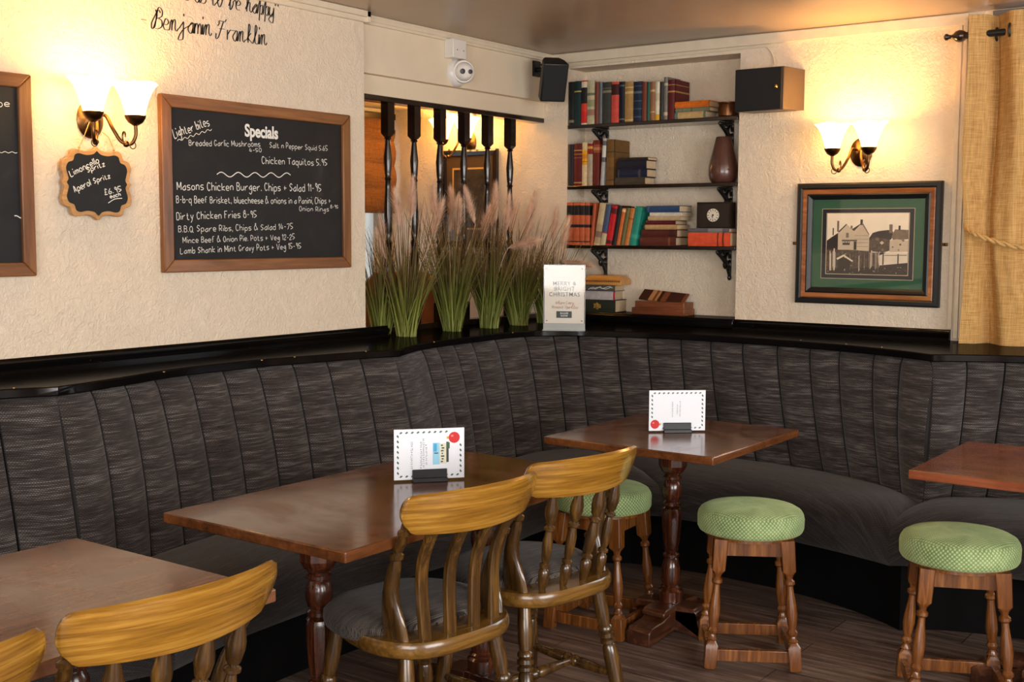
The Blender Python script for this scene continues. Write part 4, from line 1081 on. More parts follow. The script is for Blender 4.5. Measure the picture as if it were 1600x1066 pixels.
obj('cabinet', m, M['plastic_black'], sp, 30, bevel=.008, seg=3)
m = MB(); m.box(-.060, .060, -.0545, -.0495, -.093, .093, Tb); obj('grille', m, plain('black_speaker_mesh', (13, 16, 17), .6, vs=300, var=.3), sp, 30, bevel=.004)
bs = thing('box_speaker', 'square black box loudspeaker fixed to the wall right of the shelves', 'loudspeaker', (-2.362, YR, 2.115), 0)
m = MB(); m.hexa([Vector(p) for p in ((-.128, -.20, -.098), (.110, -.20, -.098), (.128, 0, -.088), (-.128, 0, -.088))], [Vector(p) for p in ((-.128, -.20, .096), (.110, -.20, .096), (.128, 0, .100), (-.128, 0, .100))]); obj('cabinet', m, plain('dark_brown_vinyl_cabinet', (74, 58, 44), .4, var=.1), bs, 20, bevel=.003)
m = MB(); m.box(-.127, .102, -.208, -.199, -.096, .094); obj('grille', m, plain('black_speaker_cloth', (13, 14, 16), .75, vs=250, var=.3), bs, 20, bevel=.003)
m = MB(); m.ball((.078, -.210, .006), .009, 10, 1.2); obj('badge', m, M['brass_bright'], bs)
m = MB(); m.box(-.05, .05, -.10, -.04, .098, .106); obj('cable_plate', m, M['plastic_black'], bs, bevel=.002)
m = MB(); m.tube(smooth_curve([Vector(p) for p in ((.0, -.06, .106), (-.015, -.02, .135), (-.035, -.006, .185), (-.062, -.005, .215), (-.10, -.005, .222), (-.5, -.006, .219), (-1.19, -.006, .216))], 6), .0035, 8); obj('cable', m, M['cornice'], bs)
jb = thing('junction_box', 'square white plastic junction box on the beam above the domed camera', 'junction box', (-3.662, 4.53, 2.325), 0)
m = MB(); m.box(0, .055, -.050, .050, -.048, .040); obj('cover', m, M['plastic_white'], jb, bevel=.003)
m = MB()
for y in (-.02, .028): m.lathe([(.003, 0), (.003, .001)], 8, Matrix.Translation((.055, y, -.01)) @ Matrix.Rotation(PI/2, 4, 'Y'))
obj('screw', m, plain('dark_screw', (70, 62, 50), .5), jb)
cv = thing('security_camera', 'white domed security camera with two dark lenses below the junction box', 'security camera', (-3.662, 4.568, 2.215), 0)
m = MB(); m.lathe([(.066, 0), (.066, .008), (.058, .020), (.048, .028)], 28, Matrix.Rotation(PI/2, 4, 'Y')); obj('base_ring', m, M['plastic_white'], cv)
Td = Matrix.Translation((.045, .0, .005)) @ Matrix.Rotation(math.radians(-32), 4, 'Z') @ Matrix.Rotation(math.radians(96), 4, 'Y')
m = MB(); m.lathe([(.048, -.02), (.054, -.012), (.055, .004), (.051, .010), (.049, .010)], 28, Td); obj('collar', m, M['plastic_white'], cv)
m = MB(); m.lathe([(.047, .0), (.046, .012), (.041, .028), (.032, .040), (.020, .046), (.001, .048)], 28, Td); obj('ball_head', m, M['plastic_white'], cv, 60)
for dx, dy, rr in ((.0, -.019, .0125), (.0, .019, .011)):
    m = MB(); m.lathe([(rr, .036), (rr, .0475), (rr*.6, .0485), (.001, .0485)], 18, Td @ Matrix.Translation((dx, dy, 0))); obj('lens', m, M['plastic_black'], cv)
# ------------------------------------------------------------------ bookshelves in the alcove
SHELF = [(2.022, 'top', 'top black shelf in the alcove, carrying the longest row of books'), (1.703, 'mid', 'middle black shelf in the alcove, carrying the tall vase'), (1.392, 'bot', 'lowest black shelf in the alcove, carrying the square clock')]
def make_shelf(label, z):
    r = thing('wall_shelf', label, 'shelf', ((AX0+AX1)/2, YR, z), 0, 'black alcove shelves')
    hw = (AX1-AX0)/2-.004
    m = MB(); m.box(-hw, hw, -.008, .168, -.019, 0); obj('board', m, M['spindle'], r, bevel=.002)
    for x in (-.345, .385):
        m = MB()
        m.tube([(x, .163, -.022), (x, .163, -.155)], .006, 8); m.ball((x, .155, -.158), .011, 8, 1.3); m.tube([(x, .155, -.026), (x, .015, -.026)], .006, 8); m.ball((x, .015, -.030), .009, 8)
        m.tube(smooth_curve([Vector((x, .155, -.145)), Vector((x, .125, -.10)), Vector((x, .075, -.062)), Vector((x, .02, -.032))], 6), .008, 8, flat=1.4)
        for cy, cz, rr in ((.130, -.062, .026), (.075, -.042, .017), (.112, -.092, .018), (.145, -.112, .012)):
            m.tube([(x, cy+rr*math.cos(2*PI*i/16*.93), cz+rr*math.sin(2*PI*i/16*.93)) for i in range(17)], .0055, 6, flat=1.6)
        obj('bracket', m, M['iron'], r)
    return r
s0 = make_shelf(SHELF[0][2], SHELF[0][0])
for z, k, lb in SHELF[1:]: dup(s0, ((AX0+AX1)/2, YR, z), 0, lb)

def spine_mat(name, base, bands):
    """cloth spine with its own printed bands: bands = (z from, z to, colour) as fractions of the book's height"""
    t = NT(name).set(.55, spec=.35)
    tc = t.node('ShaderNodeTexCoord'); sp = t.node('ShaderNodeSeparateXYZ'); t.link(tc.outputs['UV'], sp.inputs[0])
    n = t.noise(t.coords(), 40, 4); c = lin(base)
    col = t.ramp(n, [(.3, tuple(v*.8 for v in c[:3])+(1,)), (.7, tuple(min(1, v*1.12) for v in c[:3])+(1,))])
    for a, b, bc in bands:
        g = t.node('ShaderNodeMath', operation='GREATER_THAN'); g.inputs[1].default_value = a; t.link(sp.outputs['Y'], g.inputs[0])
        l = t.node('ShaderNodeMath', operation='LESS_THAN'); l.inputs[1].default_value = b; t.link(sp.outputs['Y'], l.inputs[0])
        mu = t.node('ShaderNodeMath', operation='MULTIPLY'); t.link(g.outputs[0], mu.inputs[0]); t.link(l.outputs[0], mu.inputs[1])
        col = t.mix(mu.outputs[0], col, lin(bc))
    t.link(col, t.b.inputs['Base Color']); return t.m
_bk = [0]
def book(label, w, h, d, base, bands=(), flat=False, pages='page', group='books on the alcove shelves', titles=None):
    """closed book: cover and page block. upright: spine faces -y, width along x; flat: lies on its side, spine faces -y, length along x"""
    _bk[0] += 1
    r = thing('book', label, 'book', (0, 0, 0), 0, group)
    mt = spine_mat('book_cloth_%02d' % _bk[0], base, bands)
    c = min(.0032, w*.12)
    T = Matrix.Identity(4)
    if flat: T = Matrix(((0, 0, 1, 0), (0, 1, 0, 0), (1, 0, 0, 0), (0, 0, 0, 1)))   # x (thickness) -> z, z (height) -> x
    m = MB()
    def slab(x0, x1, y0, y1, z0, z1):
        vs = [Vector((x, y, z)) for z in (z0, z1) for y in (y0, y1) for x in (x0, x1)]
        m.add([T @ p for p in vs], [(0, 2, 3, 1), (4, 5, 7, 6), (0, 1, 5, 4), (2, 6, 7, 3), (0, 4, 6, 2), (1, 3, 7, 5)], [(p.x/w, p.z/h) for p in vs])
    slab(0, c, .003, d, 0, h); slab(w-c, w, .003, d, 0, h)
    sp = [];                                            # rounded spine
    N = 7
    for z in (0, h):
        for k in range(N):
            u = k/(N-1); sp.append(Vector((w*u, .004-.005*math.sin(PI*u), z)))
        for k in range(N):
            u = 1-k/(N-1); sp.append(Vector((w*u, .008, z)))
    n = 2*N
    m.add([T @ p for p in sp], [tuple(range(n)), tuple(range(n, 2*n))]+[(i, (i+1) % n, n+(i+1) % n, n+i) for i in range(n)], [(p.x/w, p.z/h) for p in sp])
    obj('cover', m, mt, r, 40)
    m = MB(); m.box(c, w-c, .006, d-.004, .003, h-.003, T); obj('page_block', m, M[pages], r, 0)
    return r
NAVY, MAROON, TEAL, TAN, CREAM = (22, 28, 44), (84, 22, 24), (22, 58, 60), (158, 126, 84), (196, 180, 144)
def row(items, z, y=5.374):
    for it in items:
        lb, x0, x1, ztop, base, bands = it[:6]; kw = it[6] if len(it) > 6 else {}
        b = book(lb, x1-x0-.0008, ztop-z, kw.pop('d', .135), base, bands, **kw)
        b.location = (x0, y, z+.0003)
G = (190, 160, 90)
row([
 ('black hardback at the left end of the top shelf row', -3.545, -3.511, 2.248, (18, 22, 22), [(.06, .12, (120, 110, 90))]),
 ('dark teal hardback, second from the left end of the top row', -3.511, -3.467, 2.249, (20, 48, 48), [(.75, .78, G)]),
 ('book with black spine top and bright red foot on the top shelf', -3.466, -3.431, 2.250, (206, 38, 30), [(.48, .84, (24, 22, 24)), (.84, .97, (220, 206, 176)), (.29, .47, (210, 60, 40)), (.0, .03, (220, 210, 190))]),
 ('cream dust-jacketed book right of the red-footed one, top shelf', -3.430, -3.384, 2.246, (192, 182, 146), [(.66, .72, (110, 120, 90)), (.2, .34, (160, 120, 100)), (.40, .56, (150, 150, 110))]),
 ('narrow rust-brown book right of the cream one on the top shelf', -3.383, -3.358, 2.237, (122, 62, 46), []),
 ('slim grey-blue book between rust-brown and charcoal spines, top shelf', -3.357, -3.337, 2.235, (106, 112, 116), []),
 ('wide charcoal-green book right of the slim grey-blue one, top shelf', -3.336, -3.282, 2.232, (58, 60, 54), [(.74, .80, (130, 120, 100)), (.84, .86, (110, 100, 84))]),
 ('coral-red book with a black title block on the top shelf', -3.281, -3.236, 2.230, (208, 78, 66), [(.68, .94, (64, 26, 26))]),
 ('black-navy book between the coral and the tan ones, top shelf', -3.235, -3.202, 2.228, (18, 22, 36), [(.88, .92, (70, 90, 90)), (.06, .09, (120, 110, 80))]),
 ('tan cloth book with pale panels, middle of the top shelf row', -3.201, -3.151, 2.225, (170, 132, 78), [(.70, .76, (206, 176, 120)), (.84, .87, (206, 176, 120)), (.03, .06, (206, 176, 120))]),
 ('dark blue ornate book right of the tan one, top shelf', -3.149, -3.101, 2.222, (24, 40, 62), [(.1, .13, (70, 84, 96)), (.3, .33, (64, 78, 92)), (.5, .53, (64, 78, 92)), (.7, .76, (84, 96, 104)), (.88, .9, (70, 84, 96))]),
 ('narrow reddish-brown book right of the dark blue ornate one', -3.100, -3.073, 2.218, (124, 58, 42), []),
 ('thin green book squeezed between two brown ones, top shelf', -3.072, -3.054, 2.216, (34, 92, 72), []),
 ('brown book with tan lettering right of the thin green one', -3.053, -3.025, 2.215, (150, 104, 72), [(.74, .8, (196, 160, 110)), (.2, .24, (196, 160, 110))]),
 ('white-spined book with a yellow foot on the top shelf', -3.024, -2.999, 2.213, (222, 212, 186), [(.0, .16, (214, 160, 40)), (.5, .7, (200, 186, 150))]),
 ('dark slim book left of the tallest pale one, top shelf', -2.998, -2.977, 2.211, (46, 46, 44), []),
 ('tallest book on the top shelf, grey with pale edge', -2.976, -2.953, 2.233, (120, 116, 106), [(.1, .18, (190, 180, 150)), (.8, .86, (180, 172, 150))]),
 ('big maroon book standing at the right end of the top row', -2.952, -2.912, 2.218, (92, 28, 28), [(.68, .72, (176, 130, 80)), (.86, .88, (170, 120, 76))], {'d': .155}),
], 2.022)
def stack(items, z, y=5.375):
    for it in items:
        lb, x0, x1, t, base, bands = it[:6]; kw = it[6] if len(it) > 6 else {}
        yaw = kw.pop('yaw', 0); dy = kw.pop('dy', 0); d = kw.pop('d', .12)
        b = book(lb, t-.0006, x1-x0, d, base, bands, flat=True, **kw)
        b.location = (x0, y+dy, z+.0004); b.rotation_euler = (0, 0, math.radians(yaw)); z += t
    return z
stack([('tan book at the foot of the flat stack on the top shelf', -2.912, -2.742, .032, (196, 162, 110), [(.0, .1, (90, 120, 110)), (.93, 1, (90, 120, 110))]),
       ('grey-green book in the middle of the top shelf flat stack', -2.908, -2.722, .021, (122, 124, 98), [(.2, .22, (90, 90, 70)), (.45, .5, (96, 96, 74))]),
       ('orange book on top of the flat stack, top shelf', -2.912, -2.724, .031, (220, 112, 30), [], {'yaw': -1})], 2.022)
pot = thing('copper_pot', 'small copper pot with a handle behind the box loudspeaker, top shelf', 'pot', (-2.660, 5.458, 2.0225))
m = MB(); m.lathe([(.040, 0), (.048, .008), (.050, .04), (.046, .062), (.051, .070), (.051, .074), (.046, .073), (.043, .05), (.01, .012)], 28); obj('body', m, M['copper'], pot)
m = MB(); m.tube([(.05+.022*math.sin(PI*i/12), 0, .035+.045*i/12+.008*math.sin(PI*i/12)) for i in range(13)], .0045, 8); obj('handle', m, M['copper'], pot)
row([
 ('dark navy book at the left end of the middle shelf', -3.545, -3.511, 1.922, (30, 30, 40), []),
 ('wide maroon book with gold titling, middle shelf left', -3.510, -3.459, 1.924, (98, 26, 26), [(.83, .85, G), (.74, .76, (170, 120, 70)), (.66, .67, (170, 120, 70)), (.06, .09, (170, 130, 80))]),
 ('cream book with a yellow title block on the middle shelf', -3.458, -3.426, 1.929, (214, 192, 146), [(.48, .82, (226, 160, 30)), (.55, .56, (120, 70, 20)), (.62, .72, (206, 130, 24))]),
 ('beige book with a red and black top label, middle shelf', -3.425, -3.392, 1.930, (176, 160, 134), [(.72, .96, (136, 28, 22)), (.84, .90, (200, 150, 60))]),
 ('dark red book with faded gold badge, leaning on the middle shelf', -3.390, -3.349, 1.938, (104, 30, 24), [(.72, .90, (150, 76, 48)), (.78, .84, (190, 120, 80))]),
], 1.703)
b = book('thin white book leaning against the large brown one, middle shelf', .022, .242, .135, (176, 176, 170), [(.5, .95, (90, 92, 96)), (.6, .85, (210, 208, 200))]); b.location = (-3.345, 5.374, 1.7035); b.rotation_euler = (0, math.radians(3.5), 0)
b = book('large brown-gold hardback standing at the right end of the middle row', .046, .234, .158, (108, 76, 34), [(.72, .74, (60, 40, 18)), (.1, .12, (60, 40, 18)), (.4, .6, (122, 86, 40))]); b.location = (-3.308, 5.374, 1.7033)
stack([('grey-brown book at the foot of the middle shelf stack', -3.256, -3.080, .037, (70, 60, 48), [], {'d': .11}),
       ('navy book with a gold rosette, second up in the middle shelf stack', -3.244, -3.071, .041, (24, 32, 56), [(.72, .80, (70, 66, 70)), (.05, .07, (90, 90, 96))], {'yaw': 1.5, 'd': .105}),
       ('plain navy book, third up in the middle shelf stack', -3.242, -3.071, .045, (22, 26, 42), [], {'yaw': -1, 'd': .105}),
       ('thin dark book topping the middle shelf stack', -3.238, -3.066, .015, (46, 40, 36), [], {'yaw': 1, 'd': .105})], 1.703)
vz = thing('vase', 'tall brown ribbed vase at the right end of the middle shelf', 'vase', (-2.676, 5.447, 1.7032))
m = MB(); S = 72; loops = []
for rr, z, fl in ((.048, 0, 0), (.058, .004, 0), (.066, .018, 0), (.072, .040, 0), (.073, .062, .1), (.069, .09, 1), (.060, .13, 1), (.050, .17, 1), (.043, .20, .3), (.038, .222, 0), (.035, .226, 0), (.031, .222, 0), (.034, .19, 0), (.03, .05, 0)):
    loops.append([Vector((rr*(1+.010*fl*math.cos(24*2*PI*i/S))*math.cos(2*PI*i/S), rr*(1+.010*fl*math.cos(24*2*PI*i/S))*math.sin(2*PI*i/S), z)) for i in range(S)])
m.rings(loops)
m.lathe([(.010, .062), (.0085, .066), (.0075, .067)], 12, Matrix.Translation((.052, -.045, 0)))
obj('body', m, plain('brown_glazed_pottery', (86, 54, 44), .3, coat=.3, var=.2, vs=30), vz, 60)
ORG = (196, 96, 54)
BB = [(.70, .93, (30, 22, 22)), (.41, .48, (30, 22, 22)), (.06, .09, (60, 30, 24))]
row([
 ('orange book with black bands, leftmost of the matching set', -3.552, -3.513, 1.616, ORG, BB, {'group': 'matching orange and black volumes'}),
 ('orange book with black bands, second of the matching set', -3.512, -3.470, 1.616, ORG, BB, {'group': 'matching orange and black volumes'}),
 ('orange book with black bands, third of the matching set', -3.469, -3.437, 1.615, ORG, BB, {'group': 'matching orange and black volumes'}),
 ('orange book with black bands, rightmost of the matching set', -3.436, -3.405, 1.614, ORG, BB, {'group': 'matching orange and black volumes'}),
], 1.392)
for lb, x0, w, h, lean, base, bands in (
 ('plain orange-brown book leaning beside the black-banded orange set', -3.4035, .0190, .220, 4.6, (178, 82, 44), []),
 ('cream spotted book leaning, first right of the orange set', -3.381, .037, .224, 9.5, (198, 176, 134), [(.05, .5, (176, 150, 116)), (.2, .34, (130, 104, 86))]),
 ('blue book with a cream foot, leaning on the lowest shelf', -3.341, .030, .215, 9.8, (66, 84, 116), [(.0, .30, (198, 180, 140)), (.30, .33, (150, 60, 50))]),
 ('bright red book with black patches, leaning on the lowest shelf', -3.308, .036, .210, 10.2, (198, 26, 34), [(.80, .94, (90, 20, 24)), (.05, .14, (80, 20, 24))]),
 ('black book leaning between the bright red and orange ones', -3.269, .022, .208, 10.4, (22, 22, 26), []),
 ('orange book leaning right of the black one, lowest shelf', -3.244, .022, .196, 10.6, (206, 106, 48), [(.90, .97, (230, 196, 140))]),
 ('olive green book leaning between two orange ones', -3.219, .021, .197, 10.8, (108, 104, 58), []),
 ('tan-orange book leaning left of the teal one', -3.195, .026, .196, 10.9, (196, 122, 58), [(.7, .74, (150, 84, 36))]),
 ('wide teal book leaning at the right end of the leaning row', -3.166, .040, .204, 11.0, (38, 142, 122), [(.2, .3, (60, 160, 138))])):
    b = book(lb, w, h, .13, base, bands); b.location = (x0, 5.374, 1.3926); b.rotation_euler = (0, math.radians(lean), 0)
zt = stack([('dark brown book at the foot of the lowest shelf stack', -3.100, -2.897, .043, (92, 42, 30), [(.8, .85, (130, 70, 50))], {'d': .14}),
       ('thick brown book, second up in the lowest shelf stack', -3.092, -2.891, .039, (84, 34, 26), [(.78, .94, (60, 24, 20))], {'d': .14}),
       ('tan book, third up in the lowest shelf stack', -3.080, -2.889, .024, (190, 152, 104), [(.0, .04, (90, 60, 40))], {'d': .13, 'yaw': -1.5}),
       ('maroon book, fourth up in the lowest shelf stack', -3.068, -2.902, .021, (92, 26, 34), [], {'d': .13, 'yaw': 1}),
       ('cream thin book, fifth up in the lowest shelf stack', -3.056, -2.872, .022, (196, 168, 126), [], {'d': .12, 'yaw': -1}),
       ('white paperback below the crooked blue book, lowest shelf stack', -3.046, -2.862, .019, (226, 216, 196), [], {'d': .12})], 1.392)
b = book('blue book lying crooked on top of the lowest shelf stack', .033, .195, .12, (44, 72, 112), [(.05, .08, (80, 104, 140))], flat=True); b.location = (-3.064, 5.372, zt+.0004); b.rotation_euler = (0, 0, math.radians(-5))
zt = stack([('thick orange-red book lying under the clock', -2.826, -2.598, .067, (216, 82, 48), [(.70, .73, (110, 40, 26)), (.82, .86, (110, 40, 26))], {'d': .13}),
       ('grey book between the clock and the orange-red one', -2.827, -2.605, .021, (96, 94, 98), [(.5, .85, (130, 128, 128))], {'d': .13})], 1.392)
ck = thing('shelf_clock', 'square dark clock with a small white dial on the lowest shelf', 'clock', (-2.690, 5.392, zt+.0004))
m = MB(); m.box(-.090, .090, -.012, .05, 0, .128); obj('case', m, plain('dark_brown_lacquer', (34, 26, 24), .35, var=.2), ck, bevel=.003)
m = MB(); m.frame(.180, .128, [(0, .0118), (0, .0150), (.004, .0150), (.006, .0118)], 0, 0, .064); obj('case_rim', m, M['spindle'], ck, 30)
m = MB(); m.lathe([(.032, 0), (.032, .003), (.001, .0035)], 36, Matrix.Translation((-.002, -.012, .064)) @ Matrix.Rotation(PI/2, 4, 'X')); obj('dial', m, plain('white_clock_dial', (226, 218, 200), .5), ck)
m = MB()
for i in range(12):
    a = 2*PI*i/12; T = Matrix.Translation((-.002, 0, .064)) @ Matrix.Rotation(a, 4, 'Y'); m.box(-.0016, .0016, -.0158, -.0153, .021, .029, T)
for a, L, w in ((math.radians(186), .018, .0016), (math.radians(212), .012, .002)):
    T = Matrix.Translation((-.002, 0, .064)) @ Matrix.Rotation(a, 4, 'Y'); m.box(-w/2*1.4, w/2*1.4, -.0164, -.0158, -.004, L, T)
m.lathe([(.005, 0), (.004, .0015)], 12, Matrix.Translation((-.002, -.0158, .064)) @ Matrix.Rotation(PI/2, 4, 'X'))
obj('numerals_and_hands', m, M['ink'], ck, 0)

# ------------------------------------------------------------------ things on the ledge by the alcove
g2 = 'books stacked on the alcove sill'
ZA = 1.0372
z = stack([('thick dark green book with gold words at the foot of the sill stack', -3.440, -3.262, .066, (40, 46, 34), [], {'d': .15, 'yaw': 6, 'group': g2}),
       ('navy book with a white and red spine in the sill stack', -3.440, -3.270, .045, (196, 186, 184), [(.0, .03, (176, 24, 40)), (.94, 1, (186, 24, 46))], {'d': .15, 'yaw': 12, 'group': g2}),
       ('grey book with white scrawl second from the top of the sill stack', -3.438, -3.268, .034, (92, 88, 80), [], {'d': .14, 'yaw': 8, 'group': g2})], ZA, 5.385)
tx = MB()
for i, w_ in enumerate(('THE', 'CAMP', 'SET')):
    v, f = font_text(w_, .017, .0006, .8); tx.add([(.082-.013+.014*i+.0-b*1.0, -.0035, .033+a) for a, b in v], f)
gb = [o for o in bpy.data.objects if o.get('label', '').startswith('thick dark green book')][0]
obj('title', tx, plain('gold_print', (206, 160, 60), .5), gb, 0)
gs = [o for o in bpy.data.objects if o.get('label', '').startswith('grey book with white')][0]
tx = MB()
for s_ in ([(.02, .008), (.05, .020), (.06, .010), (.09, .024), (.10, .014), (.14, .026), (.16, .018)], [(.03, .018), (.045, .012), (.08, .02), (.12, .012), (.15, .022)]):
    ribbon(tx, smooth_curve([Vector((a, b, 0)) for a, b in s_], 5), .003, -.0028)
obj('title', tx, M['chalk'], gs, 0)
tb = thing('wooden_box', 'honey-coloured wooden box with a carved edge on top of the sill stack', 'box', (-3.340, 5.452, z+.0006), math.radians(10))
m = MB(); m.box(-.105, .105, -.075, .075, 0, .026); m.hexa([Vector(p) for p in ((-.105, -.075, .026), (.105, -.075, .026), (.105, .075, .026), (-.105, .075, .026))], [Vector(p) for p in ((-.085, -.055, .050), (.085, -.055, .050), (.085, .055, .050), (-.085, .055, .050))]); obj('body', m, wood('honey_wood', (150, 92, 34), (206, 142, 64), (224, 170, 92), 'X', .4, .2), tb, 30, bevel=.002)
m = MB()
for i in range(17): m.ball((-.096+.012*i, -.0755, .020), .0055, 8)
obj('carving', m, plain('carved_brown_wood', (130, 78, 30), .5), tb)
wb = thing('record_box', 'brown slatted wooden box with raised striped lid on the alcove sill', 'box', (-3.005, 5.455, ZA), math.radians(-2))
mt = wood('red_brown_box_wood', (70, 34, 18), (116, 62, 36), (150, 90, 56), 'X', .4, .2)
m = MB(); m.box(-.155, .155, -.055, .055, 0, .034); m.box(-.140, .150, -.048, .05, .034, .068); obj('body', m, mt, wb, 30, bevel=.002)
m = MB()
cols = [plain('dark_inlay', (66, 32, 18), .4), plain('mid_inlay', (124, 70, 40), .4), plain('pale_inlay', (184, 132, 82), .4)]
random.seed(3); x = -.118
while x < .132:
    w_ = random.uniform(.010, .026)
    T = Matrix.Translation((0, -.04, .068)) @ Matrix.Rotation(math.radians(38), 4, 'X') @ Matrix.Rotation(math.radians(5), 4, 'Y')
    m.box(x, min(x+w_, .14), 0, .075, 0, .007, T, mi=random.choice((0, 1, 1, 2, 0))); x += w_
obj('striped_lid', m, cols, wb, 0)

# festive notice in a clear stand
ns = thing('notice_stand', 'clear acrylic stand holding a white festive notice, right of the grasses', 'notice', (-3.158, 4.765, LEDGE), math.radians(29))
hw = .098
m = MB(); m.box(-hw, hw, -.006, -.003, .0, .312); m.box(-hw, hw, .003, .006, .0, .312); m.box(-hw, hw, -.001, .003, .308, .312); obj('holder', m, M['acrylic'], ns, 0)
m = MB(); m.box(-hw-.004, hw+.004, -.03, .035, 0, .004); m.box(-hw, hw, -.0075, -.0062, .004, .034);  m.box(-hw-.002, -hw, -.005, .006, 0, .312); m.box(hw, hw+.002, -.005, .006, 0, .312); m.box(-hw-.002, hw+.002, -.005, .006, .310, .314); obj('stand_rim', m, plain('frosted_clear_edge', (150, 152, 148), .2), ns, 0)
m = MB(); m.box(-hw+.003, hw-.003, .0, .002, .034, .306); obj('poster', m, plain('warm_white_poster', (228, 220, 206), .5, var=.04, vs=6), ns, 0)
m = MB(); yy = -.0010
for txt, zz, s_, k in (('MERRY &', .215, .030, 1.0), ('BRIGHT', .190, .030, 1.0), ('CHRISTMAS', .163, .030, 1.0)): put_text(m, font_text(txt, s_*.93, .0001, .92, 0, 'CENTER', 1.12), 0, zz, yy)
put_text(m, font_text("HERE'S TO A", .010, 0, 1, 0, 'CENTER', 1.3), 0, .246, yy, 1)
for x_ in (-hw+.014, hw-.014):
    for z_ in (.046, .294): m.add([(x_+.004*math.cos(2*PI*i/6), yy, z_+.003*math.sin(2*PI*i/6)) for i in range(6)], [tuple(range(6))])
for st in text_strokes('Where Every', (-.042, .126), (.044, .126), .014, True, .2) + text_strokes('Moment Sparkles', (-.060, .105), (.064, .105), .014, True, .2): ribbon(m, st, .0013, yy, mi=2)
m.add([(-.038, yy, .060), (.036, yy, .060), (.036, yy, .092), (-.038, yy, .092)], [(0, 1, 2, 3)], mi=3)
put_text(m, font_text('BOOK', .0115, .0002, 1, 0, 'CENTER', 1.3), 0, .078, yy-.0002, 4); put_text(m, font_text('NOW', .0115, .0002, 1, 0, 'CENTER', 1.3), 0, .066, yy-.0002, 4)
obj('print', m, [plain('slate_print', (74, 80, 88), .5), plain('pale_grey_print', (190, 186, 180), .5), plain('rust_script_print', (168, 110, 80), .5), plain('dark_green_print', (34, 56, 50), .5), M['page_white']], ns, 0)

# ------------------------------------------------------------------ ornamental grasses on the ledge
random.seed(40)
def grass(label, x, y, nb, hmax, spread, plumes, lean=(0, 0), ps=1.0):
    r = thing('ornamental_grass', label, 'plant', (x, y, LEDGE), 0, 'ornamental grasses on the ledge'); r['kind'] = 'thing'
    m = MB()
    for i in range(nb):
        a = random.uniform(0, 2*PI); rr = random.uniform(0, .052); bx_, by_ = rr*math.cos(a), rr*.7*math.sin(a)
        h = (hmax+.05)*random.uniform(.45, 1.0); s = spread*1.25*random.uniform(.1, 1)*h
        da = a+random.uniform(-1.3, 1.3); dx, dy = math.cos(da)*s+lean[0]*h, math.sin(da)*s*.55+lean[1]*h
        droop = random.uniform(0, .10)*h if random.random() < .8 else random.uniform(.15, .45)*h
        w = random.uniform(.0020, .0042); wa = random.uniform(0, PI); hue = random.random()
        vs, uv, n = [], [], 7
        for k in range(n+1):
            t = k/n; px = bx_+dx*t**1.15; py = by_+dy*t**1.15; pz = h*t-droop*t**3.2
            px = max(px, -.26 if x < -3.5 else px); q_ = w*(1-.85*t**2)
            px = min(max(px, -3.78-x+.0), 9); py = min(py, YR-.012-y)
            vs += [(px-q_*math.cos(wa), py-q_*math.sin(wa), pz), (px+q_*math.cos(wa), py+q_*math.sin(wa), pz)]; uv += [(hue, t), (hue, t)]
        m.add(vs, [(2*k, 2*k+1, 2*k+3, 2*k+2) for k in range(n)], uv)
    obj('foliage', m, M['grass'], r, 0)
    for (px, py, pz, tx_, tz_) in plumes:
        m = MB(); b0 = Vector((0, 0, 0)); p0 = Vector((px, py, pz)); d = Vector((tx_, random.uniform(-.2, .2), tz_)).normalized()
        m.tube(smooth_curve([b0, Vector((px*.35, py*.35, pz*.55)), p0, p0+d*.10*ps], 5), [.0016]*15+[.0008], 5)
        L = .17*ps
        for i in range(850):
            t = random.random(); c = p0+d*L*t*.92; rad = (.008+.040*math.sin(PI*min(1, t*.9+.08))**.8)*ps
            ph = random.uniform(0, 2*PI); u = d.orthogonal().normalized(); v = d.cross(u)
            o_ = u*math.cos(ph)+v*math.sin(ph); tip = c+o_*rad*random.uniform(.3, 1)+d*random.uniform(.02, .06)*ps
            sd = o_.cross(d)*.0012
            m.add([c-sd, c+sd, tip], [(0, 1, 2)])
        obj('plume', m, M['plume'], r, 0)
    return r
grass('grass clump nearest the left wall end, its base at the front of the ledge', -3.53, 4.05, 190, .60, .46, [(.015, .02, .52, .1, 1), (.10, .06, .44, .35, .8), (-.06, .03, .47, -.1, 1)])
grass('tall grass clump second from the left along the front of the ledge', -3.55, 4.40, 215, .62, .44, [(.03, .0, .44, .15, 1), (-.05, -.06, .50, -.1, 1), (.06, .10, .50, -.3, 1)])
grass('grass clump in the middle of the front row, with the tallest pale plumes', -3.53, 4.66, 215, .60, .44, [(.02, .03, .52, .05, 1.1), (.06, .06, .47, .15, 1), (.13, -.02, .39, .9, .22), (-.04, .0, .42, .3, .8)])
grass('grass clump fourth from the left in the front row', -3.52, 4.90, 200, .56, .44, [(.0, .06, .50, .3, 1), (.03, .02, .42, .1, 1), (-.06, .0, .46, .1, 1)])
grass('grass clump at the right end of the row, left of the festive notice', -3.49, 5.10, 175, .48, .42, [(.02, .02, .42, .2, 1), (.06, .05, .36, .1, .9), (.12, -.04, .32, .95, -.1)])
grass('sparse dark grass clump at the back left against the far bright window', -3.66, 4.03, 90, .50, .34, [(-.0, .02, .40, -.2, .7), (.03, .0, .34, -.2, .7)], ps=.8)
grass('grass clump behind the front row, between the second and third spindles', -3.65, 4.54, 100, .60, .36, [(.0, .0, .50, -.1, 1), (.03, -.08, .46, .2, .9)])
grass('grass clump behind the front row, below the fifth spindle', -3.65, 4.82, 100, .58, .36, [(.0, .02, .49, .1, 1)])
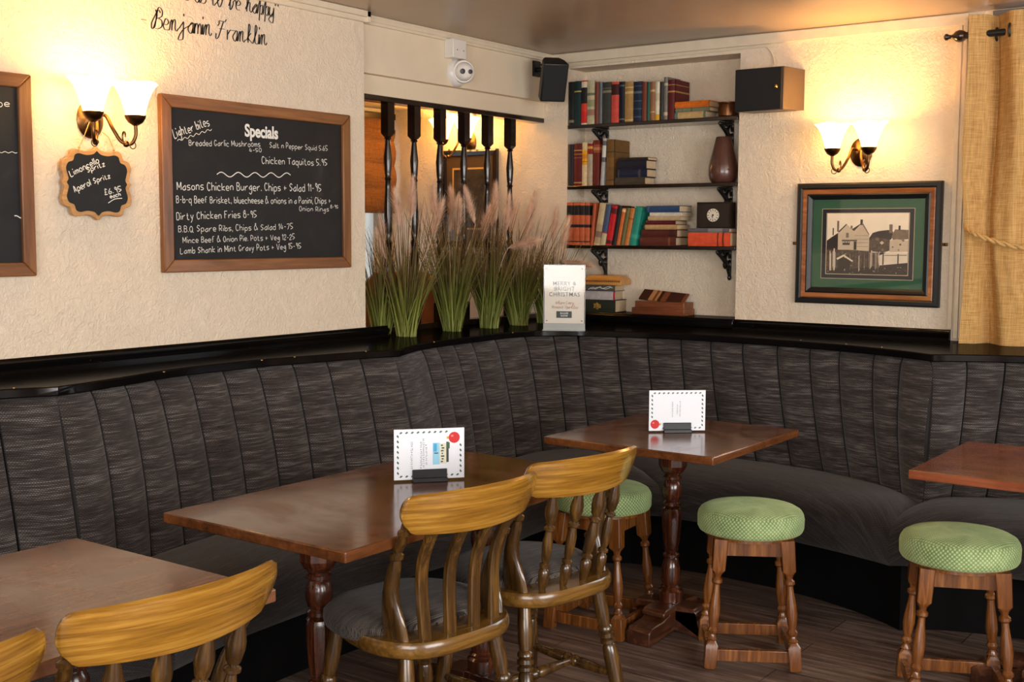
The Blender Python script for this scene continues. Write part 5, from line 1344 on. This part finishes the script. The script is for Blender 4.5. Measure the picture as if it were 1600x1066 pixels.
# ------------------------------------------------------------------ next room: blind and a wooden chair back
bl = thing('roman_blind', 'brown fabric roman blind over the far window, left of the spindles', 'blind', (-4.785, 4.90, 2.125), RL)
m = MB(); prof = []
for i in range(61):
    t = i/60; z_ = -.56*t; yb_ = -.016-.016*abs(math.sin(PI*t*4.0))*(t > .12) - .015*t
    prof.append((z_, yb_))
for s_, x0, x1 in ((0, -.47, .46),):
    loops = [[Vector((x0, y_, z_)), Vector((x1, y_, z_)), Vector((x1, y_+.006, z_)), Vector((x0, y_+.006, z_))] for z_, y_ in prof]; m.rings(loops)
obj('cloth', m, M['blind'], bl, 50)
m = MB(); m.box(-.475, .465, -.03, .0, -.015, .02); obj('headrail', m, M['spindle'], bl)
wc = thing('tan_chair', 'tan leather chair back in the next room, glimpsed through the grass stems', 'chair', (-4.40, 5.10, 0), math.radians(200))
lm = plain('tan_leather', (168, 96, 46), .4, var=.15)
m = MB(); m.box(-.21, .21, -.20, .21, .43, .49); obj('seat', m, lm, wc, bevel=.015)
m = MB(); m.prism([(-.20, .50), (.20, .50), (.215, 1.18), (.15, 1.24), (-.15, 1.24), (-.215, 1.18)], .15, .20); obj('backrest', m, lm, wc, bevel=.015)
for sx in (-.18, .18):
    for sy in (-.17, .18):
        m = MB(); m.box(sx-.018, sx+.018, sy-.018, sy+.018, 0, .432); obj('leg', m, M['spindle'], wc)

# ------------------------------------------------------------------ curtain, pole and tie-back
cp = thing('curtain_pole', 'dark turned curtain pole with bulbous end beside the right wall lamp', 'curtain pole', (-1.50, 5.300, 2.292))
m = MB(); m.tube([(.0, 0, 0), (2.1, 0, 0)], .0145, 14); obj('pole', m, M['plastic_black'], cp)
m = MB(); T = Matrix.Translation((.012, 0, 0)) @ Matrix.Rotation(-PI/2, 4, 'Y'); m.lathe([(.014, 0), (.019, .006), (.024, .016), (.026, .028), (.022, .042), (.013, .052), (.008, .060), (.009, .072), (.014, .078), (.014, .086), (.008, .092)], 20, T); obj('finial', m, M['spindle'], cp)
m = MB(); m.tube([(.03, .0, 0), (.03, .080, 0)], .008, 10); m.lathe([(.022, 0), (.020, .006)], 16, Matrix.Translation((.03, .080, 0)) @ Matrix.Rotation(PI/2, 4, 'X')); obj('bracket', m, M['spindle'], cp)
cu = thing('curtain', 'gold linen eyelet curtain tied back at the right edge', 'curtain', (-1.46, 5.300, LEDGE))
m = MB(); NX, NZ = 150, 44; H_ = 1.378; loops = []; uvs = []
def fold(t, v):
    """point of the cloth at width fraction t and height fraction v"""
    wdt = .62; tie = math.exp(-((v-.315)/.20)**2)
    x = -.012+wdt*t*(1-.18*tie) + .020*tie + .03*max(0, .3-v)
    amp = .050*(1-.35*tie); ph = 2*PI*t*2.85+.15
    y = -amp*math.cos(ph) + .006*math.sin(3.1*ph+6*v) - .030*tie
    x += .020*math.sin(ph)*(1-.3*tie) + .006*math.sin(9*v+5*t)
    return Vector((x, y-.004, H_*v+.001))
for side in (0, 1):
    for j in range(NZ+1): pass
for j in range(NZ+1):
    v = j/NZ; f_ = [fold(i/NX, v) for i in range(NX+1)]; bk = [p+Vector((0.001, .005, 0)) for p in reversed(f_)]; loops.append(f_+bk)
m.rings(loops); obj('cloth', m, M['curtain'], cu, 60)
for t_ in (.135, .30, .49):
    m = MB(); p = fold(t_, .945); c = [(p.x, p.y+.021*math.cos(2*PI*i/20)*.6, 1.302+.0245*math.sin(2*PI*i/20)) for i in range(21)]; m.tube(c, .0055, 8); obj('eyelet', m, M['iron'], cu)
tr = thing('tieback_cord', 'twisted gold cord holding the curtain back', 'tieback', (-1.46, 5.30, LEDGE))
m = MB(); path = smooth_curve([Vector(p) for p in ((.000, .045, .520), (.006, -.035, .500), (.06, -.105, .470), (.14, -.112, .440), (.24, -.112, .415), (.36, -.11, .41), (.5, -.10, .43))], 14)
for ph in (0, PI):
    pts = []
    for i, p in enumerate(path):
        a = i*.55+ph; pts.append(p+Vector((0, .0055*math.cos(a), .0055*math.sin(a))))
    m.tube(pts, .0065, 8)
obj('cord', m, M['rope'], tr)
m = MB(); m.lathe([(.006, 0), (.008, .01), (.004, .02)], 10, Matrix.Translation((0.0, .075, .520)) @ Matrix.Rotation(PI/2, 4, 'X')); obj('hook', m, M['brass'], tr)

# small ceiling fitting
sd = thing('ceiling_sensor', 'small cream fitting on the ceiling at the top edge of the picture', 'sensor', (-1.80, 4.255, ZC))
m = MB(); m.box(-.07, .07, -.05, .05, -.022, 0.0); obj('cover', m, M['plastic_white'], sd, bevel=.004)
